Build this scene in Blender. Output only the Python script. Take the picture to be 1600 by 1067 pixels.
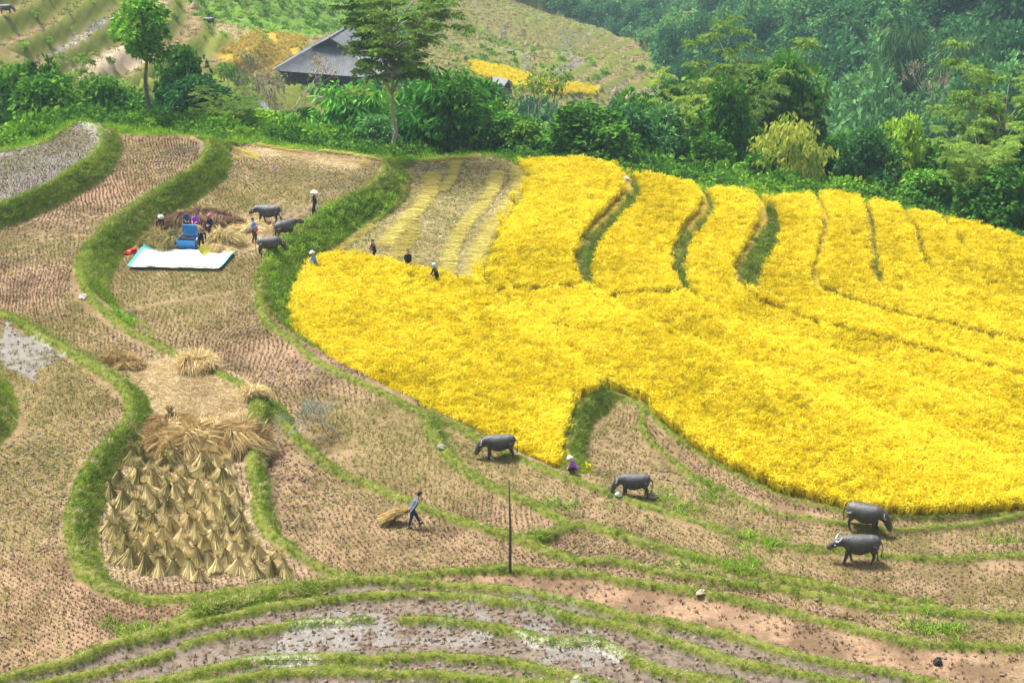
import bpy, math, random, collections
import numpy as np
from mathutils import Vector, Matrix, Euler
R = math.radians
random.seed(7); rng = np.random.default_rng(11)
for o in list(bpy.data.objects): bpy.data.objects.remove(o)
scene = bpy.context.scene
COL = scene.collection

# ---------------------------------------------------------------- camera
CAM_H = 42.4; PITCH = R(22.8); FPX = 2889.0
cam_d = bpy.data.cameras.new('camera'); cam = bpy.data.objects.new('camera', cam_d); COL.objects.link(cam)
cam.location = (0, 0, CAM_H); cam.rotation_euler = (R(90) - PITCH, 0, 0)
cam_d.sensor_width = 36; cam_d.lens = 36 * FPX / 1600; cam_d.clip_start = 1; cam_d.clip_end = 5000
scene.camera = cam
# ---------------------------------------------------------------- world, sun, exposure: bright overcast day
world = bpy.data.worlds.new('World'); scene.world = world; world.use_nodes = True
wn = world.node_tree; wn.nodes.clear()
sky = wn.nodes.new('ShaderNodeTexSky'); sky.sky_type = 'NISHITA'; sky.sun_disc = False
SUN_EL, SUN_AZ = R(60), R(-48)          # azimuth measured from +Y towards +X
sky.sun_elevation = SUN_EL; sky.sun_rotation = SUN_AZ; sky.dust_density = 4.0; sky.air_density = 1.0
hsv = wn.nodes.new('ShaderNodeHueSaturation'); hsv.inputs['Saturation'].default_value = 0.45
bg = wn.nodes.new('ShaderNodeBackground'); bg.inputs['Strength'].default_value = 0.088
wo = wn.nodes.new('ShaderNodeOutputWorld')
wn.links.new(sky.outputs[0], hsv.inputs['Color']); wn.links.new(hsv.outputs[0], bg.inputs[0]); wn.links.new(bg.outputs[0], wo.inputs[0])
sun_d = bpy.data.lights.new('sun', 'SUN'); sun = bpy.data.objects.new('sun', sun_d); COL.objects.link(sun)
sun_d.energy = 3.4; sun_d.angle = R(15); sun_d.color = (1.0, 0.965, 0.90)
sdir = Vector((math.sin(SUN_AZ) * math.cos(SUN_EL), math.cos(SUN_AZ) * math.cos(SUN_EL), math.sin(SUN_EL)))
sun.rotation_euler = sdir.to_track_quat('Z', 'Y').to_euler()
sun.location = (0, 0, 120)
HAZE = 0.00020
vs = scene.view_settings
vs.view_transform = 'Standard'; vs.look = 'None'; vs.gamma = 1; vs.use_curve_mapping = False; vs.exposure = 1.42
scene.cycles.max_bounces = 5; scene.cycles.diffuse_bounces = 3; scene.cycles.transmission_bounces = 3
scene.cycles.volume_bounces = 0; scene.cycles.glossy_bounces = 2; scene.cycles.transparent_max_bounces = 4

# ---------------------------------------------------------------- picture <-> place
SP, CP = math.sin(PITCH), math.cos(PITCH)
def unproj(u, v, z):
    a = (np.asarray(u, float) - 800) / FPX; b = (533.5 - np.asarray(v, float)) / FPX
    dy = CP + b * SP; dz = -SP + b * CP
    t = (z - CAM_H) / dz
    return t * a, t * dy
def unproj_d(u, v, d):
    a = (u - 800) / FPX; b = (533.5 - v) / FPX
    n = math.sqrt(1 + a * a + b * b); t = d / n
    return t * a, t * (CP + b * SP), CAM_H + t * (-SP + b * CP)
def proj(x, y, z):
    w = y * CP - (z - CAM_H) * SP; up = y * SP + (z - CAM_H) * CP
    return 800 + FPX * x / w, 533.5 - FPX * up / w

# ---------------------------------------------------------------- materials
def lin(c):
    return tuple((x / 12.92 if x <= 0.04045 else ((x + 0.055) / 1.055) ** 2.4) for x in c)
def mat(name):
    m = bpy.data.materials.new(name); m.use_nodes = True; m.node_tree.nodes.clear()
    return m, m.node_tree
class N:
    """tiny node helper"""
    def __init__(s, nt): s.nt = nt
    def __call__(s, t, ins=None, **kw):
        n = s.nt.nodes.new(t)
        for k, v in kw.items(): setattr(n, k, v)
        for k, v in (ins or {}).items():
            if isinstance(v, bpy.types.NodeSocket): s.nt.links.new(v, n.inputs[k])
            else: n.inputs[k].default_value = v
        return n
    def ramp(s, fac, stops, interp='LINEAR'):
        n = s.nt.nodes.new('ShaderNodeValToRGB'); s.nt.links.new(fac, n.inputs[0]); n.color_ramp.interpolation = interp
        while len(n.color_ramp.elements) < len(stops): n.color_ramp.elements.new(0.5)
        for e, (p, c) in zip(n.color_ramp.elements, stops):
            e.position = p; e.color = (*c, 1) if len(c) == 3 else c
        return n.outputs[0]
    def mix(s, fac, a, b, mode='MIX'):
        n = s.nt.nodes.new('ShaderNodeMix'); n.data_type = 'RGBA'; n.blend_type = mode
        for k, v in ((0, fac), (6, a), (7, b)):
            if isinstance(v, bpy.types.NodeSocket): s.nt.links.new(v, n.inputs[k])
            else: n.inputs[k].default_value = (*v, 1) if isinstance(v, tuple) and len(v) == 3 else v
        return n.outputs[2]
    def math(s, op, a, b=0.0, c=0.0):
        n = s.nt.nodes.new('ShaderNodeMath'); n.operation = op
        for i, v in enumerate((a, b, c)):
            if isinstance(v, bpy.types.NodeSocket): s.nt.links.new(v, n.inputs[i])
            else: n.inputs[i].default_value = v
        return n.outputs[0]
    def noise(s, scale, detail=4, vec=None, rough=0.55):
        n = s.nt.nodes.new('ShaderNodeTexNoise'); n.inputs['Scale'].default_value = scale; n.inputs['Detail'].default_value = detail
        n.inputs['Roughness'].default_value = rough
        if vec: s.nt.links.new(vec, n.inputs['Vector'])
        return n.outputs[0]
    def attr(s, name, typ='GEOMETRY'):
        n = s.nt.nodes.new('ShaderNodeAttribute'); n.attribute_name = name; n.attribute_type = typ
        return n
def out(nt, sh):
    o = nt.nodes.new('ShaderNodeOutputMaterial'); nt.links.new(sh, o.inputs[0]); return o

def simple_mat(name, col, rough=0.7, var=0.15, scale=6.0, bump=0.0, metal=0.0, spec=0.4):
    m, nt = mat(name); n = N(nt)
    tc = n('ShaderNodeTexCoord').outputs['Object']
    f = n.noise(scale, 5, tc)
    c = n.mix(f, tuple(x * (1 - var * 2) for x in col), tuple(min(1, x * (1 + var * 2)) for x in col))
    b = n('ShaderNodeBsdfPrincipled', {'Base Color': c, 'Roughness': rough, 'Metallic': metal, 'Specular IOR Level': spec})
    if bump:
        bp = n('ShaderNodeBump', {'Height': n.noise(scale * 4, 4, tc), 'Strength': bump, 'Distance': 0.05})
        nt.links.new(bp.outputs[0], b.inputs['Normal'])
    out(nt, b.outputs[0]); return m

def leaf_mat(name, lo, mid, hi, trans=0.35, instanced=True, rough=0.6):
    """plant matter; colour varies leaf by leaf (rnd), plant by plant (object random / tint)"""
    m, nt = mat(name); n = N(nt)
    r = n.attr('rnd').outputs['Fac']
    oi = n('ShaderNodeObjectInfo').outputs['Random']
    f = n.math('ADD', n.math('MULTIPLY', r, 0.55), n.math('MULTIPLY', oi, 0.45))
    if instanced:
        t = n.attr('tint', 'INSTANCER').outputs['Fac']
        f = n.math('ADD', n.math('MULTIPLY', f, 0.6), n.math('MULTIPLY', t, 0.4))
    c = n.ramp(f, [(0.12, lo), (0.5, mid), (0.88, hi)])
    d = n('ShaderNodeBsdfDiffuse', {'Color': c})
    tr = n('ShaderNodeBsdfTranslucent', {'Color': c})
    mx = n('ShaderNodeMixShader', {0: trans}); nt.links.new(d.outputs[0], mx.inputs[1]); nt.links.new(tr.outputs[0], mx.inputs[2])
    out(nt, mx.outputs[0]); return m

# ---------------------------------------------------------------- mesh helpers
def tag(o, label=None, cat=None, group=None, kind=None):
    if label: o['label'] = label
    if cat: o['category'] = cat
    if group: o['group'] = group
    if kind: o['kind'] = kind
    return o
def new_mesh(name, V, F, mats=(), mi=None, smooth=False, attrs=None):
    me = bpy.data.meshes.new(name)
    me.from_pydata([tuple(map(float, p)) for p in V] if not isinstance(V, np.ndarray) else V.tolist(), [], F if not isinstance(F, np.ndarray) else F.tolist())
    for m in mats: me.materials.append(m)
    if mi is not None: me.polygons.foreach_set('material_index', np.asarray(mi, dtype=np.int32))
    if smooth: me.polygons.foreach_set('use_smooth', np.ones(len(me.polygons), dtype=bool))
    for k, a in (attrs or {}).items():
        at = me.attributes.new(k, 'FLOAT', 'POINT'); at.data.foreach_set('value', np.asarray(a, dtype=np.float32))
    me.update(); return me
def link(name, me, parent=None, loc=None, rot=None):
    o = bpy.data.objects.new(name, me); COL.objects.link(o)
    if parent: o.parent = parent
    if loc is not None: o.location = loc
    if rot is not None: o.rotation_euler = rot
    return o
def empty(name, loc=(0, 0, 0), rz=0.0, sc=1.0):
    o = bpy.data.objects.new(name, None); COL.objects.link(o); o.location = loc; o.rotation_euler = (0, 0, rz); o.scale = (sc, sc, sc)
    o.empty_display_size = 0.3
    return o
def copy_tree(o, parent=None):
    c = o.copy(); COL.objects.link(c); c.parent = parent
    for ch in list(o.children): copy_tree(ch, c)
    return c

class MB:
    """collects simple shapes into one mesh"""
    def __init__(s): s.V = []; s.F = []; s.M = []; s.A = []
    def add(s, V, F, m=0, rnd=0.5):
        k = len(s.V); s.V += [tuple(v) for v in V]; s.F += [tuple(i + k for i in f) for f in F]; s.M += [m] * len(F)
        s.A += [rnd] * len(V)
    def tube(s, pts, rad, n=8, m=0, cap=True, flat=1.0, rnd=0.5):
        pts = [Vector(p) for p in pts]
        if not hasattr(rad, '__len__'): rad = [rad] * len(pts)
        V = []; F = []; up0 = Vector((0.13, 0.21, 1)).normalized()
        for i, p in enumerate(pts):
            d = (pts[min(i + 1, len(pts) - 1)] - pts[max(i - 1, 0)]).normalized()
            a = d.cross(up0 if abs(d.dot(up0)) < 0.95 else Vector((1, 0.1, 0))).normalized(); b = d.cross(a).normalized()
            r = rad[i]; ra, rb = (r, r * flat) if not hasattr(r, '__len__') else r
            for j in range(n):
                t = 2 * math.pi * j / n; V.append(p + a * ra * math.cos(t) + b * rb * math.sin(t))
        for i in range(len(pts) - 1):
            for j in range(n):
                F.append((i * n + j, i * n + (j + 1) % n, (i + 1) * n + (j + 1) % n, (i + 1) * n + j))
        if cap: F.append(tuple(range(n - 1, -1, -1))); F.append(tuple((len(pts) - 1) * n + j for j in range(n)))
        s.add(V, F, m, rnd)
    def ell(s, c, r, n=12, k=8, m=0, rot=None, rnd=0.5):
        V = []; F = []; Mx = rot or Matrix.Identity(3)
        for i in range(1, k):
            ph = math.pi * i / k
            for j in range(n):
                t = 2 * math.pi * j / n
                V.append(Vector(c) + Mx @ Vector((r[0] * math.sin(ph) * math.cos(t), r[1] * math.sin(ph) * math.sin(t), r[2] * math.cos(ph))))
        V.append(Vector(c) + Mx @ Vector((0, 0, r[2]))); V.append(Vector(c) + Mx @ Vector((0, 0, -r[2])))
        T, B = len(V) - 2, len(V) - 1
        for i in range(k - 2):
            for j in range(n): F.append((i * n + j, (i + 1) * n + j, (i + 1) * n + (j + 1) % n, i * n + (j + 1) % n))
        for j in range(n): F.append((T, j, (j + 1) % n)); F.append((B, (k - 2) * n + (j + 1) % n, (k - 2) * n + j))
        s.add(V, F, m, rnd)
    def box(s, lo, hi, m=0, Mx=None):
        x0, y0, z0 = lo; x1, y1, z1 = hi
        V = [Vector(p) for p in ((x0, y0, z0), (x1, y0, z0), (x1, y1, z0), (x0, y1, z0), (x0, y0, z1), (x1, y0, z1), (x1, y1, z1), (x0, y1, z1))]
        if Mx: V = [Mx @ v for v in V]
        s.add(V, [(0, 3, 2, 1), (4, 5, 6, 7), (0, 1, 5, 4), (1, 2, 6, 5), (2, 3, 7, 6), (3, 0, 4, 7)], m)
    def blade(s, p0, d, L, w, bend=0.3, segs=2, m=0, rnd=0.5, side=None):
        """a thin tapering leaf from p0 along d, drooping"""
        p0 = Vector(p0); d = Vector(d).normalized()
        sd = side or d.cross(Vector((random.uniform(-1, 1), random.uniform(-1, 1), 0.3))).normalized()
        V = []; F = []; p = p0.copy(); dd = d.copy()
        for i in range(segs + 1):
            t = i / segs; ww = w * (1 - t) ** 0.6 * 0.5 if i < segs else 0
            if i < segs: V += [p - sd * ww, p + sd * ww]
            else: V.append(p)
            dd = (dd + Vector((0, 0, -bend / segs))).normalized(); p = p + dd * (L / segs)
        for i in range(segs - 1): F.append((2 * i, 2 * i + 1, 2 * i + 3, 2 * i + 2))
        F.append((2 * segs - 2, 2 * segs - 1, 2 * segs)); s.add(V, F, m, rnd)
    def mesh(s, name, mats, smooth=False): return new_mesh(name, s.V, s.F, mats, s.M, smooth, {'rnd': s.A})
    def obj(s, name, mats, parent=None, smooth=False, **kw):
        return link(name, s.mesh(name, mats if isinstance(mats, (list, tuple)) else [mats], smooth), parent, **kw)

def remeshed(mb, name, mats, voxel, smooth_it=3):
    """fuse overlapping shapes into one continuous skin"""
    me = mb.mesh(name, mats); o = bpy.data.objects.new(name, me); COL.objects.link(o)
    md = o.modifiers.new('r', 'REMESH'); md.mode = 'VOXEL'; md.voxel_size = voxel
    sm = o.modifiers.new('s', 'SMOOTH'); sm.iterations = smooth_it; sm.factor = 0.5
    dg = bpy.context.evaluated_depsgraph_get(); r = bpy.data.meshes.new_from_object(o.evaluated_get(dg))
    bpy.data.objects.remove(o); r.name = name
    r.polygons.foreach_set('use_smooth', np.ones(len(r.polygons), dtype=bool))
    r.materials.clear()
    for m in mats: r.materials.append(m)
    return r

def scatter(name, templates, pts, rot, scl, var, tint, mats, label=None, cat=None):
    """one 'stuff' object: its mesh holds the small templates and the points; geometry nodes set a template on each point"""
    V = []; F = []; M = []; A = []; part = []
    for k, t in enumerate(templates):
        o = len(V); V += t.V; F += [tuple(i + o for i in f) for f in t.F]; M += t.M; A += t.A; part += [k] * len(t.V)
    nt_ = len(V); pts = np.asarray(pts, float); n = len(pts)
    if n == 0: return None
    allV = np.vstack([np.array([tuple(v) for v in V]), pts])
    me = new_mesh(name, allV, F, mats, M)
    def at(nm, a, typ='FLOAT'):
        x = me.attributes.new(nm, typ, 'POINT')
        x.data.foreach_set('vector' if typ == 'FLOAT_VECTOR' else 'value', np.ascontiguousarray(a, dtype=np.float32 if typ != 'INT' else np.int32).ravel())
    at('rnd', np.concatenate([A, np.zeros(n)])); at('part', np.concatenate([part, 100 + np.asarray(var)]), 'INT')
    at('rot', np.vstack([np.zeros((nt_, 3)), rot]), 'FLOAT_VECTOR')
    s3 = np.asarray(scl, float); s3 = np.repeat(s3[:, None], 3, 1) if s3.ndim == 1 else s3
    at('scl', np.vstack([np.ones((nt_, 3)), s3]), 'FLOAT_VECTOR'); at('tint', np.concatenate([np.zeros(nt_), tint]))
    ob = link(name, me); tag(ob, label, cat, kind='stuff')
    g = bpy.data.node_groups.new(name + '_spread', 'GeometryNodeTree')
    g.interface.new_socket('Geometry', in_out='INPUT', socket_type='NodeSocketGeometry'); g.interface.new_socket('Geometry', in_out='OUTPUT', socket_type='NodeSocketGeometry')
    L = g.links.new; gi = g.nodes.new('NodeGroupInput'); go = g.nodes.new('NodeGroupOutput'); jn = g.nodes.new('GeometryNodeJoinGeometry')
    def na(nm, t):
        x = g.nodes.new('GeometryNodeInputNamedAttribute'); x.data_type = t; x.inputs['Name'].default_value = nm; return x.outputs[0]
    def sel(val):
        c = g.nodes.new('FunctionNodeCompare'); c.data_type = 'INT'; c.operation = 'EQUAL'; L(na('part', 'INT'), c.inputs['A']); c.inputs['B'].default_value = val
        s = g.nodes.new('GeometryNodeSeparateGeometry'); s.domain = 'POINT'; L(gi.outputs[0], s.inputs[0]); L(c.outputs[0], s.inputs[1]); return s.outputs[0]
    for k in range(len(templates)):
        ip = g.nodes.new('GeometryNodeInstanceOnPoints'); L(sel(100 + k), ip.inputs['Points']); L(sel(k), ip.inputs['Instance'])
        er = g.nodes.new('FunctionNodeEulerToRotation'); L(na('rot', 'FLOAT_VECTOR'), er.inputs[0]); L(er.outputs[0], ip.inputs['Rotation'])
        L(na('scl', 'FLOAT_VECTOR'), ip.inputs['Scale']); L(ip.outputs[0], jn.inputs[0])
    L(jn.outputs[0], go.inputs[0])
    md = ob.modifiers.new('spread', 'NODES'); md.node_group = g
    return ob
# ---------------------------------------------------------------- smooth noise in numpy
def vnoise(x, y, scale, seed=0):
    r = np.random.default_rng(seed); T = r.random((128, 128)); x = np.asarray(x) / scale + 37.3; y = np.asarray(y) / scale + 11.7
    xi = np.floor(x).astype(int); yi = np.floor(y).astype(int); fx = x - xi; fy = y - yi
    fx = fx * fx * (3 - 2 * fx); fy = fy * fy * (3 - 2 * fy); a = lambda i, j: T[(xi + i) % 128, (yi + j) % 128]
    return (a(0, 0) * (1 - fx) + a(1, 0) * fx) * (1 - fy) + (a(0, 1) * (1 - fx) + a(1, 1) * fx) * fy
def fbm(x, y, scale, oct=3, seed=0):
    s = 0; a = 1; t = 0
    for k in range(oct): s = s + a * vnoise(x, y, scale / 2 ** k, seed + k); t += a; a *= 0.5
    return s / t

# ---------------------------------------------------------------- terraces: rims (crest lines) seen in the place, surveyed as picture points
# name: (points, half width of the top, height over the higher field, slope, grassy)
BUNDS = [
 ('P1', [(-500,420),(0,318),(50,299),(100,272),(140,246),(163,219),(167,200),(152,189),(125,186),(104,189),(96,200),(88,210),(70,219),(40,228),(0,234),(-500,290)], .22,.22,1.1,1),
 ('P1F2', [(167,203),(176,210),(186,211)], .2,.2,1.1,1),
 ('F2top', [(176,208),(205,209),(250,209),(300,210),(325,216)], .2,.15,.9,1),
 ('F2C', [(325,216),(331,230),(320,247),(300,263),(265,285),(230,305),(200,325),(170,346),(150,365),(130,386),(121,405),(122,430),(130,450),(146,466),(160,482),(178,497),(200,510),(230,526),(262,541),(285,555),(310,566),(345,580),(385,600),(405,618)], .28,.2,.95,1),
 ('Ctop', [(325,218),(350,221),(400,222),(440,228),(480,233),(540,238),(590,243),(603,248)], .2,.15,.8,1),
 ('CD', [(168,488),(215,478),(280,468),(340,460),(402,448)], .1,.10,.8,0),
 ('rim', [(603,248),(607,258),(600,270),(585,287),(550,302),(525,317),(500,335),(475,350),(462,362),(437,385),(415,405),(404,425),(400,445),(403,465),(413,495),(435,517),(473,542),(495,562),(525,576),(550,588),(587,606),(625,626),(662,643),(687,651),(712,665),(750,681),(780,697),(817,715),(852,732),(903,751),(948,765),(982,777),(1041,796),(1092,811),(1144,828),(1200,844),(1253,854),(1298,857),(1374,862),(1442,865),(1511,868),(1600,865)], .26,.22,.95,1),
 ('Htop', [(603,248),(632,253),(680,248),(730,245),(770,242),(790,246),(803,256)], .2,.12,.8,1),
 ('Ytop', [(803,256),(870,256),(940,258),(975,270),(1060,290),(1110,300),(1180,308),(1230,314),(1290,308),(1350,315),(1430,336),(1500,352),(1600,382),(1750,440),(2120,600)], .15,.05,.7,1),
 ('s0', [(803,256),(822,272),(822,290),(797,330),(772,365),(757,395),(747,440),(768,466),(830,520),(900,575),(938,603)], .12,.06,.9,1),
 ('s1', [(960,262),(983,275),(988,292),(962,325),(937,348),(913,372),(901,397),(903,430),(915,458),(935,480),(1000,515),(1100,560),(1250,620),(1400,680),(1600,745)], .15,.08,.8,1),
 ('s2', [(1085,293),(1107,312),(1102,330),(1085,347),(1068,362),(1054,385),(1048,410),(1056,432),(1065,455),(1110,485),(1180,525),(1300,570),(1450,620),(1600,665)], .15,.08,.8,1),
 ('s3', [(1180,306),(1196,320),(1198,345),(1180,370),(1163,400),(1148,425),(1150,450),(1180,480),(1290,520),(1450,560),(1600,600)], .15,.08,.8,1),
 ('s4', [(1270,308),(1286,325),(1293,350),(1287,380),(1274,410),(1265,445),(1290,465),(1400,500),(1600,545)], .15,.08,.8,1),
 ('s5', [(1345,312),(1358,340),(1362,370),(1364,410),(1369,450),(1390,475),(1450,490),(1600,515)], .13,.06,.8,1),
 ('s6', [(1405,328),(1425,350),(1437,385),(1442,405),(1452,432),(1500,458),(1600,482)], .12,.05,.8,1),
 ('s7', [(1465,342),(1492,370),(1510,395),(1522,412),(1600,440)], .12,.05,.8,1),
 ('e1', [(752,455),(780,461),(850,461),(907,456)], .1,.1,.8,1),
 ('e2', [(930,472),(975,471),(1030,469),(1064,462)], .1,.1,.8,1),
 ('K', [(898,748),(890,725),(884,700),(883,675),(890,650),(915,625),(938,603),(965,610),(1005,631)], .2,.15,.9,1),
 ('K2out', [(1005,631),(1035,658),(1070,690),(1110,716),(1160,743),(1230,773),(1330,799),(1450,806),(1600,797)], .14,.10,1.0,1),
 ('K2in', [(1005,631),(1000,652),(1010,680),(1035,704),(1080,738),(1130,766),(1200,792),(1300,812),(1400,822),(1500,818),(1600,799)], .14,.10,1.0,1),
 ('DN', [(665,646),(672,665),(680,684),(698,702),(721,727),(756,747),(790,764),(834,783),(869,800),(889,814)], .28,.2,.9,1),
 ('NR', [(821,841),(845,836),(870,826),(889,815),(917,813),(955,827),(993,841),(1041,855),(1092,865),(1127,875),(1161,886),(1184,892),(1236,904),(1288,912),(1322,921),(1374,929),(1425,938),(1460,946),(1500,956)], .26,.2,.9,1),
 ('DM', [(402,617),(418,632),(436,648),(450,664),(462,681),(485,703),(515,727),(556,750),(608,769),(642,781),(677,794),(728,813),(794,831),(821,841),(862,858),(903,872),(935,871),(972,873),(1024,886),(1075,893),(1127,904),(1202,912),(1253,921),(1298,931),(1356,941),(1425,949),(1494,955),(1600,957)], .24,.2,.9,1),
 ('SM', [(404,618),(398,645),(393,680),(397,717),(402,738),(402,776),(410,813),(427,838),(453,858),(488,875),(522,891),(560,902)], .26,.2,.9,1),
 ('F0', [(-500,400),(0,485),(30,498),(70,525),(110,549),(150,571),(185,594),(207,617),(212,637),(203,655),(163,689),(145,716),(126,752),(113,800),(111,843),(120,880),(138,900),(174,916),(210,929),(254,934),(308,930),(362,921),(420,917),(500,907),(560,902)], .3,.22,.95,1),
 ('Mlow', [(560,902),(600,901),(642,897),(694,889),(746,889),(794,884),(845,889),(869,887),(920,893),(972,903),(1041,910),(1092,920),(1120,926),(1150,929),(1202,941),(1253,955),(1305,965),(1356,980),(1408,996),(1460,1003),(1528,1004),(1600,1006)], .24,.2,.9,1),
 ('b4', [(-500,1130),(0,1053),(36,1043),(73,1034),(134,1019),(156,1007),(203,992),(254,976),(290,959),(326,945),(363,936),(399,932),(453,920),(522,909),(556,903),(591,905),(660,906),(728,911),(797,918),(834,920),(886,930),(931,941),(955,954),(1006,959),(1075,972),(1144,989),(1202,1003),(1253,1019),(1322,1032),(1391,1044),(1460,1060),(1494,1068),(1800,1130),(2120,1190)], .26,.2,.9,1),
 ('b5', [(203,994),(228,990),(268,981),(326,966),(399,948),(488,937),(556,929),(591,924),(660,924),(728,929),(797,937),(845,941),(876,953),(914,965),(979,974),(1024,987),(1075,1006),(1144,1027),(1202,1037),(1253,1047),(1305,1058),(1356,1066),(1700,1140),(2120,1220)], .28,.18,.9,1),
 ('b6a', [(-500,1170),(0,1078),(73,1061),(145,1043),(218,1025),(261,1012)], .26,.2,.9,1),
 ('b6b', [(287,1003),(326,992),(350,987),(419,975),(488,967),(522,969),(574,961)], .26,.2,.9,1),
 ('b6c', [(632,961),(677,965),(728,970),(797,982),(834,992),(886,997),(938,997),(972,1013),(1006,1030),(1041,1043),(1092,1051),(1144,1061),(1400,1130),(2120,1290)], .28,.2,.9,1),
 ('b7a', [(-500,1260),(0,1110),(140,1078),(265,1053),(308,1043),(399,1024),(488,1022),(591,1023),(687,1016)], .26,.2,.9,1),
 ('b7b', [(701,1020),(797,1027),(834,1037),(886,1047),(938,1061),(1150,1130),(1500,1310)], .26,.2,.9,1),
 ('b8', [(-100,1180),(250,1075),(350,1058),(453,1044),(556,1042),(694,1047),(797,1058),(900,1070),(1100,1160)], .3,.2,.9,1),
 ('G', [(-500,520),(-90,552),(-32,574),(-14,594),(-12,620),(-26,646),(-90,690),(-500,800)], .4,.1,.9,1),
]
REG = {  # seed, level, kind
 'P1': ((60,270), 4.0, 'flood'), 'F2': ((200,280), 2.9, 'mud'), 'F0': ((80,750), 3.6, 'mud'), 'G': ((-120,612), 4.6, 'grass'),
 'C': ((350,260), 1.6, 'mud'), 'D': ((400,540), 1.5, 'mud'), 'N': ((900,775), 1.0, 'mud'), 'Y1': ((650,500), 0.1, 'rice'),
 'Y1b': ((850,350), -0.3, 'rice'), 'Y1d': ((900,500), -0.45, 'rice'), 'Y2': ((1000,360), -1.1, 'rice'), 'Y2d': ((1010,495), -1.15, 'rice'), 'Y3': ((1120,360), -1.75, 'rice'),
 'Y4': ((1220,380), -2.95, 'rice'), 'Y5': ((1320,380), -2.9, 'rice'), 'Y6': ((1400,400), -3.3, 'rice'), 'Y7': ((1480,400), -3.65, 'rice'),
 'Y8': ((1570,400), -3.95, 'rice'), 'K': ((950,690), -0.6, 'mud'), 'K2': ((1100,735), -0.5, 'mud'), 'M': ((600,830), 2.2, 'mud'),
 'R1': ((930,845), 1.6, 'mud'), 'Q': ((1100,950), 2.8, 'mud'), 'B1': ((1050,982), 3.2, 'wetmud'), 'B2': ((700,945), 3.5, 'wetmud'), 'back': ((800,180), None, 'back')}
def extend(P):
    P = [tuple(map(float, p)) for p in P]
    if abs(P[-1][0] - 1600) < 3:
        (a, b), (c, d) = P[-2], P[-1]; s = max(-.35, min(.5, (d - b) / (c - a))); P.append((2120, d + s * 300))
    return P
WIDE = ('P1', 'F2C', 'rim', 'F0', 'G', 'K', 's0', 's1', 's2', 's3', 's4', 's5', 's6', 's7')
BUNDS = [(n, extend(P), hw * (.85 if n[0] == 'b' else 1.0 if n in ('Mlow', 'DM', 'NR', 'DN', 'SM') else .8), (.27 if n[0] == 'b' or n in ('Mlow', 'DM', 'NR', 'DN', 'SM') else .20 if n in ('K2out', 'K2in') else up if up < .2 or n in WIDE else .16), sl if n in WIDE else 2.0, gr) for n, P, hw, up, sl, gr in BUNDS]
# label picture (2 px cells)
U0, V0, ST, NU, NV = -500, 150, 2, 1300, 580
wall = np.zeros((NV, NU), bool)
for n, P, *_ in BUNDS:
    for (a, b), (c, d) in zip(P, P[1:]):
        k = int(max(abs(c - a), abs(d - b))) + 1
        uu = ((np.linspace(a, c, k) - U0) / ST).round().astype(int); vv = ((np.linspace(b, d, k) - V0) / ST).round().astype(int)
        for du in (0, 1):
            for dv in (0, 1):
                i, j = vv + dv, uu + du; ok = (i >= 0) & (i < NV) & (j >= 0) & (j < NU); wall[i[ok], j[ok]] = True
lab = np.full((NV, NU), -1, np.int16); names = list(REG)
from collections import deque
for k, nm in enumerate(names):
    u, v = REG[nm][0]; s = (int((v - V0) / ST), int((u - U0) / ST))
    if lab[s] != -1 or wall[s]: continue
    q = deque([s]); lab[s] = k
    while q:
        i, j = q.popleft()
        for a, b in ((i + 1, j), (i - 1, j), (i, j + 1), (i, j - 1)):
            if 0 <= a < NV and 0 <= b < NU and lab[a, b] == -1 and not wall[a, b]: lab[a, b] = k; q.append((a, b))
def dilate(L, order=None):
    for _ in range(400):
        if not (L == -1).any(): break
        new = L.copy()
        for di, dj in ((1, 0), (-1, 0), (0, 1), (0, -1)):
            sh = np.full_like(L, -1); sh[max(di, 0):L.shape[0] + min(di, 0), max(dj, 0):L.shape[1] + min(dj, 0)] = L[max(-di, 0):L.shape[0] + min(-di, 0), max(-dj, 0):L.shape[1] + min(-dj, 0)]
            if order is None: m = (L == -1) & (new == -1) & (sh != -1)
            else: m = (L == -1) & (sh != -1) & ((new == -1) | (order[sh] < order[new]))
            new[m] = sh[m]
        L = new
    return L
lab = dilate(lab)
LEV = np.array([REG[n][1] if REG[n][1] is not None else -99 for n in names])
BACK = names.index('back')
def lab_at(u, v):
    i = np.clip(((np.asarray(v) - V0) / ST).astype(int), 0, NV - 1); j = np.clip(((np.asarray(u) - U0) / ST).astype(int), 0, NU - 1); return lab[i, j]
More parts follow.
